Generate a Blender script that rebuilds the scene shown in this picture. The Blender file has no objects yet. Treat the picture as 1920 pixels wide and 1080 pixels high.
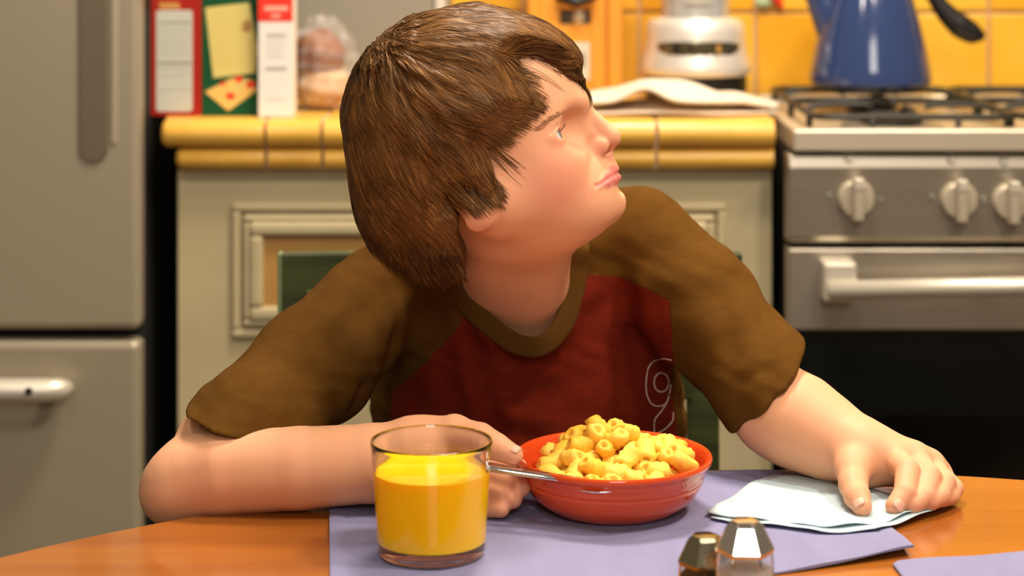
import bpy, bmesh, math, random
import numpy as np
from mathutils import Vector, Matrix

random.seed(7)
rng = np.random.default_rng(11)
SC = bpy.context.scene
COL = SC.collection
PI = math.pi

# ------------------------------------------------------------------ camera
CAMZ, F, YH = 1.312, 3800.0, -145.0          # eye height, focal length in pixels, horizon row
cam_data = bpy.data.cameras.new('camera')
cam = bpy.data.objects.new('camera', cam_data)
COL.objects.link(cam)
cam.location = (0, 0, CAMZ)
cam.rotation_euler = (PI / 2, 0, 0)
cam_data.sensor_width = 36.0
cam_data.lens = F / 1920 * 36
cam_data.shift_y = -(540 - YH) / 1920
cam_data.clip_start = 0.05
cam_data.dof.use_dof = True
cam_data.dof.focus_distance = 2.03
cam_data.dof.aperture_fstop = 4.2
SC.camera = cam

# ------------------------------------------------------------------ light
SC.view_settings.view_transform = 'Standard'
SC.view_settings.look = 'None'
SC.view_settings.exposure = 0.5
SC.view_settings.gamma = 1.0
SC.view_settings.use_curve_mapping = False
world = bpy.data.worlds.new('studio')
SC.world = world
world.use_nodes = True
bg = world.node_tree.nodes['Background']
bg.inputs[0].default_value = (1.0, 0.74, 0.52, 1)
bg.inputs[1].default_value = 0.14

def lamp(name, loc, target, size, energy, color=(1, 0.9, 0.78), shape='DISK', spread=180):
    d = bpy.data.lights.new(name, 'AREA')
    d.shape = shape
    d.size = size
    d.energy = energy
    d.color = color
    d.spread = math.radians(spread)
    o = bpy.data.objects.new(name, d)
    COL.objects.link(o)
    o.location = loc
    o.rotation_euler = (Vector(target) - Vector(loc)).to_track_quat('-Z', 'Y').to_euler()
    return o

# studio lamps hung over the set
lamp('key_lamp', (1.15, 1.45, 2.9), (0.05, 2.1, 0.95), 0.3, 24)
lamp('second_key_lamp', (0.6, 1.1, 2.9), (0.05, 2.1, 0.95), 0.3, 8)
lamp('side_lamp', (-0.8, 1.25, 2.9), (0.0, 2.1, 0.9), 0.3, 7)
lamp('front_softbox', (0.25, -2.2, 2.95), (0.1, 2.3, 0.8), 1.3, 38, (1, .93, .84), 'SQUARE')
lamp('top_lamp', (0.15, 2.75, 2.9), (0.05, 2.1, 0.8), 0.5, 38)
lamp('range_lamp', (1.45, 2.3, 2.9), (0.9, 3.6, 0.95), 0.3, 17, (1, 0.74, 0.46))
lamp('counter_lamp', (0.35, 2.65, 2.9), (0.1, 3.6, 0.95), 0.3, 9, (1, 0.74, 0.46))

# ------------------------------------------------------------------ helpers
def P3(px, py, Y):
    """world point seen at that place of the photograph at depth Y"""
    return np.array([(px - 960) * Y / F, Y, CAMZ - (py - YH) * Y / F])

def mat(name, color=(.8, .8, .8), rough=.5, metal=0.0, spec=.5, coat=0.0, sss=0.0, trans=0.0, ior=1.45,
        noise=None, bump=None, sheen=0.0):
    m = bpy.data.materials.new(name)
    m.use_nodes = True
    nt = m.node_tree
    b = nt.nodes['Principled BSDF']
    b.inputs['Base Color'].default_value = (*color, 1)
    b.inputs['Roughness'].default_value = rough
    b.inputs['Metallic'].default_value = metal
    b.inputs['Specular IOR Level'].default_value = spec
    b.inputs['Coat Weight'].default_value = coat
    b.inputs['Coat Roughness'].default_value = 0.08
    b.inputs['IOR'].default_value = ior
    b.inputs['Transmission Weight'].default_value = trans
    b.inputs['Sheen Weight'].default_value = sheen
    if sss:
        b.inputs['Subsurface Weight'].default_value = sss
        b.inputs['Subsurface Radius'].default_value = (1.0, 0.35, 0.2)
        b.inputs['Subsurface Scale'].default_value = 0.008
    tc = nt.nodes.new('ShaderNodeTexCoord')
    if noise:                              # (scale xyz, second colour, contrast low, high)
        sc, c2, lo, hi = noise
        mp = nt.nodes.new('ShaderNodeMapping')
        mp.inputs['Scale'].default_value = sc
        nz = nt.nodes.new('ShaderNodeTexNoise')
        nz.inputs['Scale'].default_value = 1.0
        nz.inputs['Detail'].default_value = 5.0
        rp = nt.nodes.new('ShaderNodeMapRange')
        rp.inputs['From Min'].default_value = lo
        rp.inputs['From Max'].default_value = hi
        mx = nt.nodes.new('ShaderNodeMix')
        mx.data_type = 'RGBA'
        mx.inputs[6].default_value = (*color, 1)
        mx.inputs[7].default_value = (*c2, 1)
        L = nt.links.new
        L(tc.outputs['Object'], mp.inputs[0])
        L(mp.outputs[0], nz.inputs['Vector'])
        L(nz.outputs['Fac'], rp.inputs['Value'])
        L(rp.outputs[0], mx.inputs[0])
        L(mx.outputs[2], b.inputs['Base Color'])
    if bump:                               # (scale xyz, strength, distance)
        sc, st, dist = bump
        mp = nt.nodes.new('ShaderNodeMapping')
        mp.inputs['Scale'].default_value = sc
        nz = nt.nodes.new('ShaderNodeTexNoise')
        nz.inputs['Scale'].default_value = 1.0
        nz.inputs['Detail'].default_value = 3.0
        bp = nt.nodes.new('ShaderNodeBump')
        bp.inputs['Strength'].default_value = st
        bp.inputs['Distance'].default_value = dist
        L = nt.links.new
        L(tc.outputs['Object'], mp.inputs[0])
        L(mp.outputs[0], nz.inputs['Vector'])
        L(nz.outputs['Fac'], bp.inputs['Height'])
        L(bp.outputs[0], b.inputs['Normal'])
    return m

def wloc(o):
    v = Vector((0, 0, 0))
    while o is not None:
        v += o.location
        o = o.parent
    return v

def tag(o, label=None, cat=None, group=None, kind=None):
    if label: o['label'] = label
    if cat: o['category'] = cat
    if group: o['group'] = group
    if kind: o['kind'] = kind
    return o

def thing(name, loc, label, cat, group=None):
    o = bpy.data.objects.new(name, None)
    o.empty_display_size = 0.05
    COL.objects.link(o)
    o.location = loc
    return tag(o, label, cat, group)

def mesh_obj(name, V, Fc, m, parent=None, smooth=False, loc=None, bevel=0, bseg=2, auto=None):
    """V in world coordinates; the mesh is stored relative to its parent (or to loc)"""
    me = bpy.data.meshes.new(name)
    V = np.asarray(V, dtype=float).reshape(-1, 3)
    off = np.array(wloc(parent)) if parent else np.zeros(3)
    lo = np.zeros(3) if loc is None else np.array(loc, float) - off
    me.from_pydata((V - off - lo).tolist(), [], [list(map(int, f)) for f in Fc])
    me.update()
    o = bpy.data.objects.new(name, me)
    COL.objects.link(o)
    if parent: o.parent = parent
    o.location = lo
    if m: me.materials.append(m)
    if smooth:
        me.polygons.foreach_set('use_smooth', [True] * len(me.polygons))
    if bevel:
        bv = o.modifiers.new('bevel', 'BEVEL')
        bv.width = bevel
        bv.segments = bseg
        bv.limit_method = 'ANGLE'
        bv.angle_limit = math.radians(40)
        bv.harden_normals = False
    if auto:
        me.polygons.foreach_set('use_smooth', [True] * len(me.polygons))
        me.set_sharp_from_angle(angle=math.radians(auto))
    return o

def mesh_big(name, V, Q, m, parent=None, smooth=True):
    """fast path for numpy quads"""
    me = bpy.data.meshes.new(name)
    off = np.array(wloc(parent)) if parent else np.zeros(3)
    V = (np.asarray(V) - off).astype(np.float32)
    n = len(Q); k = Q.shape[1]
    me.vertices.add(len(V))
    me.vertices.foreach_set('co', V.ravel())
    me.loops.add(n * k)
    me.loops.foreach_set('vertex_index', Q.astype(np.int32).ravel())
    me.polygons.add(n)
    me.polygons.foreach_set('loop_start', np.arange(0, n * k, k, dtype=np.int32))
    me.polygons.foreach_set('use_smooth', np.full(n, smooth, dtype=bool))
    me.update(calc_edges=True)
    o = bpy.data.objects.new(name, me)
    COL.objects.link(o)
    if parent: o.parent = parent
    if m: me.materials.append(m)
    return o

class MB:
    def __init__(s): s.v, s.f = [], []
    def add(s, V, Fc):
        n = len(s.v)
        s.v += [tuple(map(float, p)) for p in V]
        s.f += [[i + n for i in f] for f in Fc]
        return s
    def box(s, lo, hi):
        x0, y0, z0 = lo; x1, y1, z1 = hi
        return s.add([(x0, y0, z0), (x1, y0, z0), (x1, y1, z0), (x0, y1, z0), (x0, y0, z1), (x1, y0, z1), (x1, y1, z1), (x0, y1, z1)],
                     [(0, 3, 2, 1), (4, 5, 6, 7), (0, 1, 5, 4), (1, 2, 6, 5), (2, 3, 7, 6), (3, 0, 4, 7)])
    def lathe(s, prof, c, n=48, closed=False, phase=0.0):
        """prof: list of (r, z); closed joins last to first (a ring section)"""
        V, Fc, m = [], [], len(prof)
        for (r, z) in prof:
            for j in range(n):
                a = 2 * PI * j / n + phase
                V.append((c[0] + r * math.cos(a), c[1] + r * math.sin(a), c[2] + z))
        for i in range(m if closed else m - 1):
            i2 = (i + 1) % m
            for j in range(n):
                j2 = (j + 1) % n
                Fc.append((i * n + j, i * n + j2, i2 * n + j2, i2 * n + j))
        if not closed:
            if prof[0][0] > 1e-6: Fc.append(tuple(range(n - 1, -1, -1)))
            if prof[-1][0] > 1e-6: Fc.append(tuple((m - 1) * n + j for j in range(n)))
        return s.add(V, Fc)
    def prism(s, poly, d):
        """poly: 3D points in order (counter-clockwise seen against d), extruded by vector d"""
        n = len(poly)
        V = [tuple(p) for p in poly] + [tuple(np.array(p) + np.array(d)) for p in poly]
        Fc = [tuple(range(n - 1, -1, -1)), tuple(range(n, 2 * n))]
        for i in range(n):
            j = (i + 1) % n
            Fc.append((i, j, n + j, n + i))
        return s.add(V, Fc)
    def tube(s, path, rad, n=10, closed=False, flat=1.0, up=(0, 0, 1), caps=True):
        path = [np.array(p, float) for p in path]
        m = len(path)
        rad = [rad] * m if np.isscalar(rad) else list(rad)
        V, Fc = [], []
        up = np.array(up, float)
        for i in range(m):
            if closed: t = path[(i + 1) % m] - path[i - 1]
            else: t = path[min(i + 1, m - 1)] - path[max(i - 1, 0)]
            t = t / (np.linalg.norm(t) + 1e-12)
            u = up if abs(np.dot(up, t)) < .95 else np.array((1.0, 0, 0))
            a = np.cross(t, u); a /= np.linalg.norm(a)
            b = np.cross(a, t)
            for j in range(n):
                an = 2 * PI * j / n
                V.append(path[i] + rad[i] * (math.cos(an) * a + flat * math.sin(an) * b))
        for i in range(m if closed else m - 1):
            i2 = (i + 1) % m
            for j in range(n):
                j2 = (j + 1) % n
                Fc.append((i * n + j, i2 * n + j, i2 * n + j2, i * n + j2))
        if caps and not closed:
            Fc.append(tuple(range(n)))
            Fc.append(tuple((m - 1) * n + j for j in range(n - 1, -1, -1)))
        return s.add(V, Fc)
    def build(s, name, m, parent=None, smooth=False, **k):
        return mesh_obj(name, s.v, s.f, m, parent, smooth, **k)

def bx(name, lo, hi, m, parent=None, bevel=.003, **k):
    return MB().box(lo, hi).build(name, m, parent, bevel=bevel, **k)

def spline(pts, n=8, closed=False):
    """Catmull-Rom through the points"""
    P = [np.array(p, float) for p in pts]
    out, m = [], len(P)
    for i in range(m if closed else m - 1):
        if closed: a, b, c, d = P[i - 1], P[i], P[(i + 1) % m], P[(i + 2) % m]
        else: a, b, c, d = P[max(i - 1, 0)], P[i], P[i + 1], P[min(i + 2, m - 1)]
        for j in range(n):
            t = j / n
            out.append(.5 * ((2 * b) + (-a + c) * t + (2 * a - 5 * b + 4 * c - d) * t * t + (-a + 3 * b - 3 * c + d) * t ** 3))
    if not closed: out.append(P[-1])
    return out
# ------------------------------------------------------------------ materials of the room
M = {}
M['wall'] = mat('wall_grout', (.62, .42, .22), .8)
M['tile'] = mat('yellow_glazed_tile', (.83, .51, .065), .22, coat=.3, noise=((5, 5, 5), (.76, .40, .025), .3, .7))
M['tile2'] = mat('amber_glazed_tile', (.80, .43, .03), .22, coat=.3, noise=((5, 5, 5), (.70, .34, .02), .3, .7))
M['edge'] = mat('yellow_counter_tile', (.80, .47, .080), .30, coat=.2, noise=((9, 9, 9), (.66, .36, .05), .35, .7))
M['grout'] = mat('pinkish_grout', (.56, .40, .27), .85)
M['floor'] = mat('brown_floor', (.10, .055, .03), .5)
M['cream'] = mat('cream_cabinet_paint', (.47, .40, .235), .45, noise=((4, 4, 9), (.43, .36, .205), .35, .65))
M['tan'] = mat('tan_panel', (.42, .23, .062), .5, noise=((3, 3, 30), (.37, .195, .05), .3, .7))
M['steel'] = mat('brushed_steel', (.46, .41, .33), .38, metal=.85, noise=((3, 40, 160), (.42, .37, .29), .3, .7))
M['fridge'] = mat('warm_grey_fridge_enamel', (.37, .32, .225), .42, metal=.35)
M['fridge_dark'] = mat('fridge_handle_grey', (.155, .118, .078), .45, metal=.2)
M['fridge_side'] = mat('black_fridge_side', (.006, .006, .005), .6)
M['black'] = mat('black_plastic', (.008, .008, .008), .4)
M['black_gloss'] = mat('black_oven_glass', (.004, .005, .004), .06)
M['iron'] = mat('black_grate_iron', (.016, .016, .012), .45)
M['chrome'] = mat('chrome', (.86, .85, .83), .08, metal=1)
M['silver'] = mat('satin_silver', (.80, .77, .71), .36, metal=.5)
M['knob'] = mat('champagne_knob', (.50, .44, .33), .4, metal=.4)
M['handle'] = mat('pale_handle_metal', (.66, .61, .50), .35, metal=.4)
M['greenwood'] = mat('green_stained_wood', (.050, .062, .014), .5, noise=((6, 6, 60), (.022, .030, .007), .35, .65))
M['greenedge'] = mat('pale_green_edge', (.16, .22, .10), .55)
M['orangewood'] = mat('honey_wood', (.72, .32, .035), .4, coat=.2, noise=((40, 40, 4), (.60, .24, .022), .3, .7))
M['paper'] = mat('white_card', (.80, .76, .70), .7)
M['greypaper'] = mat('grey_print_panel', (.52, .52, .44), .7)
M['ink'] = mat('grey_ink', (.24, .24, .20), .8)
M['inklight'] = mat('pale_grey_ink', (.42, .41, .35), .8)
M['redcard'] = mat('red_card', (.36, .018, .010), .5, spec=.2)
M['greencard'] = mat('green_card', (.008, .075, .026), .5, spec=.2)
M['yellowprint'] = mat('pale_yellow_print', (.66, .55, .17), .6)
M['orangeprint'] = mat('orange_print', (.80, .50, .13), .6)
M['redprint'] = mat('bright_red_print', (.80, .035, .015), .5)
M['pinkprint'] = mat('pale_pink_lettering', (.85, .40, .30), .6)
M['cloth'] = mat('cream_cloth', (.76, .64, .50), .9, bump=((400, 400, 400), .3, .001))
M['blue'] = mat('blue_enamel', (.025, .045, .135), .12, coat=.6)
M['grey'] = mat('grey_appliance', (.27, .26, .215), .42, metal=.2)

# ------------------------------------------------------------------ setting
WY = 3.95
CT = 0.990
wall = MB().box((-2.2, WY, 0), (2.6, WY + .1, 2.7)).build('wall_back', M['wall'])
tag(wall, kind='structure')
TW, TX, TZ = .2266, (1852 - 960) * WY / F, CAMZ - (22 - YH) * WY / F
g = .0035
tile_mesh = {}
for r in range(-1, 2):
    for c in range(-5, 2):
        x0, z0 = TX + c * TW, TZ + r * TW
        o = bx('tile', (x0 + g, WY - .010, z0 + g), (x0 + TW - g, WY - .0005, z0 + TW - g), M['tile'] if (c + r) % 3 else M['tile2'], wall, bevel=.0025)
tag(bx('floor', (-2.2, -1.5, -.05), (2.6, WY, 0), M['floor'], bevel=0), kind='structure')

# ------------------------------------------------------------------ base cabinet
cx0, cx1, cyf = -.552, .4290, 3.345
cab = thing('base_cabinet', (-.06, 3.6, 0), 'cream painted base cabinet with a framed tan panel, under the yellow tiled counter', 'cabinet')
bx('body', (cx0, cyf, .09), (cx1, 3.94, .905), M['cream'], cab, bevel=.002)
bx('toe_kick', (cx0 + .02, cyf + .06, 0), (cx1 - .02, 3.9, .09), M['black'], cab, bevel=0)
def px2(px, py, Y): q = P3(px, py, Y); return q[0], q[2]
fx0, fz1 = px2(436, 380, cyf); fx1, fz0 = px2(1360, 632, cyf)
def ring(x0, x1, z0, z1, w, y0, y1):
    b = MB()
    for (a, bb) in (((x0, z1 - w), (x1, z1)), ((x0, z0), (x1, z0 + w)), ((x0, z0 + w), (x0 + w, z1 - w)), ((x1 - w, z0 + w), (x1, z1 - w))):
        b.box((a[0], y0, a[1]), (bb[0], y1, bb[1]))
    return b
pan = bx('drawer_front', (fx0 + .02, cyf - .004, fz0 + .02), (fx1 - .02, cyf + .0005, fz1 - .02), M['cream'], cab, bevel=.001)
ring(fx0, fx1, fz0, fz1, .014, cyf - .009, cyf + .0004).build('outer_moulding', M['cream'], pan, bevel=.004)
ring(fx0 + .019, fx1 - .019, fz0 + .019, fz1 - .019, .012, cyf - .013, cyf + .0004).build('middle_moulding', M['cream'], pan, bevel=.005)
ring(fx0 + .030, fx1 - .030, fz0 + .030, fz1 - .030, .022, cyf - .018, cyf + .0004).build('inner_moulding', M['cream'], pan, bevel=.006)
bx('tan_panel', (fx0 + .050, cyf - .006, fz0 + .050), (fx1 - .050, cyf - .0035, fz1 - .050), M['tan'], pan, bevel=0)

# ------------------------------------------------------------------ tiled counter
ctop = thing('tiled_countertop', (-.07, 3.6, .905), 'yellow glazed tile countertop with a double rounded front edge, between fridge and stove', 'countertop')
kx0, kx1, kyf = -.573, .4316, 3.30
bx('grout_bed', (kx0 + .03, kyf + .032, .9052), (kx1 - .004, 3.939, CT - .004), M['grout'], ctop, bevel=.002)
jx = [kx0] + [P3(q, 240, kyf)[0] for q in (497, 603, 812, 1020, 1232)] + [kx1]
def edge_tile(name, x0, x1, zc, rz, yf, depth, miter):
    """half-round bar along X; miter makes the outer end rounded too"""
    b, prof = MB(), []
    for k in range(9):
        a = -PI / 2 + PI * k / 8
        prof.append((yf + .022 - .022 * math.cos(a), zc + rz * math.sin(a)))
    prof.append((yf + depth, zc + rz)); prof.append((yf + depth, zc - rz))
    n = len(prof)
    xs = [x0, x1]
    if miter: xs = [x0, x0 + .004, x0 + .012, x1]
    V, Fc = [], []
    ins = {0: .010, 1: .003, 2: 0.0}
    for i, x in enumerate(xs):
        q = ins.get(i, 0) if miter else 0
        for (y, z) in prof:
            V.append((x, y + q, zc + (z - zc) * (1 - q * 25)))
    for i in range(len(xs) - 1):
        for j in range(n):
            j2 = (j + 1) % n
            Fc.append((i * n + j, i * n + j2, (i + 1) * n + j2, (i + 1) * n + j))
    Fc.append(tuple(range(n - 1, -1, -1))); Fc.append(tuple((len(xs) - 1) * n + j for j in range(n)))
    b.add(V, Fc)
    o = b.build(name, M['edge'], ctop, auto=50)
    return o
for i in range(len(jx) - 1):
    a, bb = jx[i] + (.003 if i else 0), jx[i + 1] - .003
    edge_tile('upper_edge_tile', a, bb, .967, .0225, kyf, .05, i == 0)
    edge_tile('lower_edge_tile', a + (.022 if i == 0 else 0), bb, .9250, .0185, kyf + .012, .05, i == 0)
yy = [kyf + .053, 3.52, 3.69, 3.86, 3.938]
for i in range(len(jx) - 1):
    for j in range(len(yy) - 1):
        bx('top_tile', (jx[i] + (.003 if i else 0), yy[j], CT - .012), (jx[i + 1] - .003, yy[j + 1] - .005, CT), M['edge'], ctop, bevel=.002)

# ------------------------------------------------------------------ fridge
rx1, ryf = -.600, 3.266
fr = thing('refrigerator', (-.98, 3.6, 0), 'warm grey two-door refrigerator with a long upright recessed handle, left of the counter', 'refrigerator')
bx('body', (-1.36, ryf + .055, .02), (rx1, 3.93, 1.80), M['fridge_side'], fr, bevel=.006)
zt0 = P3(0, 619, ryf)[2]; zb1 = P3(0, 640, ryf)[2]
dU = bx('upper_door', (-1.36, ryf, zt0), (rx1 + .0, ryf + .052, 1.80), M['fridge'], fr, bevel=.012, bseg=3)
dL = bx('freezer_drawer', (-1.36, ryf, .08), (rx1 + .0, ryf + .052, zb1), M['fridge'], fr, bevel=.012, bseg=3)
# upright pull: a rounded bar set close to the door
hx = P3(176, 200, ryf)[0]; hz = P3(176, 305, ryf)[2]; hw = .0235
pts = []
for k in range(13):
    a = PI + PI * k / 12
    pts.append((hx + hw * math.cos(a), ryf - .004, hz + hw + hw * math.sin(a)))
for k in range(13):
    a = PI * k / 12
    pts.append((hx + hw * math.cos(a), ryf - .004, 1.55 - hw + hw * math.sin(a)))
MB().prism([pts[i] for i in range(len(pts))][::-1], (0, .005, 0)).build('upright_handle', M['fridge_dark'], dU, bevel=.002)
MB().prism([(hx + hw + .001, ryf + .002, hz + .03), (hx + hw + .022, ryf + .002, hz + .03), (hx + hw + .006, ryf - .004, hz + .03)], (0, 0, .4)).build('handle_lip', M['fridge'], dU, bevel=.0015)
hz2 = P3(0, 722, ryf)[2]; hx2 = P3(137, 720, ryf)[0]
dh = MB().tube([(-1.30, ryf - .034, hz2), (-.95, ryf - .036, hz2), (hx2 - .03, ryf - .036, hz2), (hx2 - .012, ryf - .030, hz2), (hx2, ryf - .018, hz2)],
          [.018, .019, .019, .017, .010], 16).build('drawer_handle', M['handle'], dL, smooth=True)
for xx in (-1.25, hx2 - .03):
    MB().tube([(xx, ryf - .030, hz2), (xx, ryf + .001, hz2)], .011, 12).build('handle_post', M['handle'], dL, smooth=True)
qx = P3(69, 716, ryf)[0]
MB().tube([(qx, ryf - .0565, hz2 + .003), (qx, ryf - .0535, hz2 + .003)], .0062, 14).build('lock_hole', M['black'], dL)

# ------------------------------------------------------------------ stove
sx0, sx1, syf = .4430, 1.1980, 3.25
st = thing('gas_stove', (.82, 3.58, 0), 'brushed steel gas stove with black oven glass, right of the yellow counter', 'stove')
bx('body', (sx0 + .004, syf + .045, .03), (sx1, 3.90, .945), M['fridge_side'], st, bevel=.003)
ck = MB()
ck.box((sx0 + .006, syf - .015, .946), (sx1, syf + .02, .982))
ck.box((sx0 + .006, syf + .02, .946), (sx0 + .03, 3.90, .982))
ck.box((sx1 - .025, syf + .02, .946), (sx1, 3.90, .982))
ck.box((sx0 + .03, 3.875, .946), (sx1 - .025, 3.90, .982))
hob = ck.build('hob_rim', mat('hob_steel', (.62, .56, .44), .34, metal=.55), st, bevel=.004)
bx('hob_tray', (sx0 + .028, syf + .018, .946), (sx1 - .023, 3.877, .968), mat('hob_tray_enamel', (.62, .50, .32), .35, metal=.3), st, bevel=0)
cp = MB()
z1, z0 = P3(0, 290, syf)[2], P3(0, 455, syf)[2]
cp.prism([(sx0, syf, z1), (sx0, syf - .006, z1 - .02), (sx0, syf + .0, z0 + .01), (sx0, syf + .004, z0), (sx0, syf + .05, z0), (sx0, syf + .05, z1)], (sx1 - sx0, 0, 0))
cpo = cp.build('control_panel', M['steel'], st, bevel=.003)
def knob(px, py):
    x, z = px2(px, py, syf - .005)
    k = MB()
    yb = syf - .004
    n = 28
    prof = [(.030, yb), (.029, yb - .010), (.026, yb - .013), (.004, yb - .0135)]
    V, Fc = [], []
    for (r, y) in prof:
        for j in range(n):
            a = 2 * PI * j / n
            V.append((x + r * math.cos(a), y, z + r * math.sin(a)))
    for i in range(len(prof) - 1):
        for j in range(n):
            Fc.append((i * n + j, i * n + (j + 1) % n, (i + 1) * n + (j + 1) % n, (i + 1) * n + j))
    Fc.append(tuple((len(prof) - 1) * n + j for j in range(n)))
    k.add(V, Fc)
    ko = k.build('knob', M['knob'], st, auto=40)
    kb = MB()
    kb.prism([(x - .009, yb - .012, z - .036), (x + .009, yb - .012, z - .036), (x + .008, yb - .034, z - .032), (x - .008, yb - .034, z - .032)], (0, 0, .066))
    kb.build('grip', M['knob'], ko, bevel=.003)
    bx('pointer', (x - .0078, yb - .0352, z + .018), (x + .0078, yb - .010, z + .0352), M['handle'], ko, bevel=.002)
    # printed marks round the knob
    for (dx, dz, r) in ((-.043, .006, .0035), (.040, -.002, .0025), (-.004, .046, .003)):
        MB().lathe([(r, 0), (r * .2, 0.0)], (0, 0, 0), 10)
        V = [(x + dx + r * math.cos(2 * PI * j / 10), syf - .0068, z + dz + r * math.sin(2 * PI * j / 10)) for j in range(10)]
        MB().prism(V[::-1], (0, .004, 0)).build('printed_mark', M['ink'], ko)
    V = spline([(x - .010 + .007 * math.cos(a), syf - .0062, z + .066 + .007 * math.sin(a)) for a in np.linspace(0.6, 5.6, 7)], 3)
    MB().tube(V, .0011, 6).build('printed_symbol', M['ink'], ko)
for (px, py) in ((1605, 372), (1798, 375), (1895, 378), (1993, 378)):
    knob(px, py)
dz1, dz0 = P3(0, 466, syf)[2], P3(0, 620, syf)[2]
door = bx('oven_door', (sx0, syf, dz0), (sx1, syf + .042, dz1), M['steel'], st, bevel=.004)
b = ring(sx0 + .002, sx1 - .002, .20, dz0 - .001, .135, syf + .003, syf + .040)
b.build('door_surround', M['black_gloss'], door, bevel=.002)
wx0, wx1 = sx0 + .137, sx1 - .137
bx('window_pane', (wx0 - .004, syf + .008, .33), (wx1 + .004, syf + .013, dz0 - .130), mat('smoked_glass', (.30, .36, .32), .04, trans=1.0, ior=1.45), door, bevel=0)
rk = MB()
for k in range(3):
    rk.tube([(wx0 - .0, syf + .06 + .1 * k, .435), (wx1, syf + .06 + .1 * k, .435)], .004, 8)
for k in range(12):
    x = wx0 + .03 + k * .042
    rk.tube([(x, syf + .055, .440), (x, syf + .28, .440)], .003, 6)
b2 = bx('handle_mount', (*[P3(1537, 0, syf)[0]], syf - .045, P3(0, 558, syf)[2]), (P3(1598, 0, syf)[0], syf + .002, P3(0, 484, syf)[2]), M['handle'], door, bevel=.005)
bx('handle_mount', (sx1 - .10, syf - .045, P3(0, 558, syf)[2]), (sx1 - .045, syf + .002, P3(0, 484, syf)[2]), M['handle'], door, bevel=.005)
zz = P3(0, 537, syf - .05)[2]
MB().tube([(P3(1545, 0, syf)[0], syf - .050, zz - .006), (sx1 - .05, syf - .050, zz + .008)], .0145, 14).build('handle_bar', M['handle'], door, smooth=True)
bx('storage_drawer', (sx0, syf, .04), (sx1, syf + .04, .196), M['steel'], st, bevel=.004)
# burners and grates
GZ = 1.004
for (bxx, byy, rr) in ((.64, 3.42, .052), (1.00, 3.42, .042), (.655, 3.70, .042), (1.00, 3.70, .052)):
    bo = MB().lathe([(rr + .035, 0), (rr + .033, .004), (rr + .012, .006), (rr, .006)], (bxx, byy, .968), 32).build('drip_ring', M['steel'], st, auto=40)
    MB().lathe([(rr, .0), (rr, .012), (rr - .006, .014), (rr - .008, .014), (rr - .008, .018), (.006, .021)], (bxx, byy, .9735), 32).build('burner_cap', M['iron'], bo, auto=40)
def grate(x0, x1, name):
    gy0, gy1 = 3.292, 3.858
    b = MB()
    r = .0055
    outer = []
    rc = .035
    for (cx, cy, a0) in ((x1 - rc, gy1 - rc, 0), (x0 + rc, gy1 - rc, PI / 2), (x0 + rc, gy0 + rc, PI), (x1 - rc, gy0 + rc, 1.5 * PI)):
        for k in range(5):
            a = a0 + PI / 2 * k / 4
            outer.append((cx + rc * math.cos(a), cy + rc * math.sin(a), GZ - .008))
    b.tube(outer, r, 8, closed=True)
    xm, ym = (x0 + x1) / 2, (gy0 + gy1) / 2
    b.tube([(x0, ym, GZ - .006), (x1, ym, GZ - .006)], r, 8)
    for cy in ((gy0 + ym) / 2, (gy1 + ym) / 2):
        for (dx, dy) in ((1, 0), (-1, 0), (0, 1), (0, -1)):
            ex, ey = xm + dx * (x1 - x0) / 2, cy + dy * (gy1 - gy0) / 4
            ix, iy = xm + dx * .045, cy + dy * .040
            b.tube(spline([(ex, ey, GZ - .012), (ex - dx * .03, ey - dy * .02, GZ - .001), (ix + dx * .02, iy + dy * .02, GZ), (ix, iy, GZ - .006)], 4), r * .95, 8)
    for (fx, fy) in ((x0, gy0 + .06), (x1, gy0 + .06), (x0, gy1 - .06), (x1, gy1 - .06), (x0, ym), (x1, ym), (xm - .07, gy0), (xm + .07, gy0)):
        b.tube([(fx, fy, GZ - .010), (fx, fy, .969)], r, 8)
    o = b.build(name, M['iron'], None, smooth=True)
    return o
tag(grate(.492, .818, 'pan_grate'), 'black iron pan grate under the blue kettle on the stove', 'grate')
tag(grate(.826, 1.150, 'pan_grate'), 'empty black iron pan grate right of the kettle on the stove', 'grate')
rko = rk.build('oven_rack', M['chrome'], st, smooth=True)
# ------------------------------------------------------------------ kettle
ky = 3.66
kc = P3(1632, 170, ky)
GZK = GZ + .0056
ket = thing('kettle', (kc[0], ky, GZK), 'blue enamel kettle with a black handle, on the stove', 'kettle')
s = ky / F
kb = [(.100, .0), (.106, .003), (.109, .010), (.1095, .020), (.106, .040), (.099, .075), (.089, .115), (.078, .155), (.066, .190), (.055, .215), (.050, .222), (.048, .230), (.001, .230)]
MB().lathe([(.097, .001), (.102, .004)] + kb[2:], (kc[0], ky, GZK + .006), 64).build('body', M['blue'], ket, auto=35)
MB().lathe([(.094, 0), (.100, .0), (.104, .008), (.100, .012), (.094, .012)], (kc[0], ky, GZK), 64).build('base_ring', M['black'], ket, auto=40)
lid = MB().lathe([(.047, 0), (.046, .008), (.030, .018), (.001, .024)], (kc[0], ky, GZK + .236), 40).build('lid', M['blue'], ket, smooth=True)
MB().lathe([(.006, 0), (.007, .008), (.014, .016), (.012, .026), (.001, .030)], (kc[0], ky, GZK + .259), 24).build('lid_knob', M['black'], lid, smooth=True)
sp0 = P3(1560, 60, ky); sp1 = P3(1524, -20, ky); sp2 = P3(1480, -70, ky)
MB().tube(spline([sp0 + np.array((.02, 0, -.02)), sp0, sp1, sp2], 6), list(np.linspace(.036, .012, 19)), 20).build('spout', M['blue'], ket, smooth=True)
hp = [P3(1690, -70, ky), P3(1715, -60, ky), P3(1745, -15, ky), P3(1772, 22, ky), P3(1800, 48, ky), P3(1826, 63, ky), P3(1846, 68, ky)]
hr = [.008, .009, .0125, .018, .0225, .0195, .006]
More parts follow.
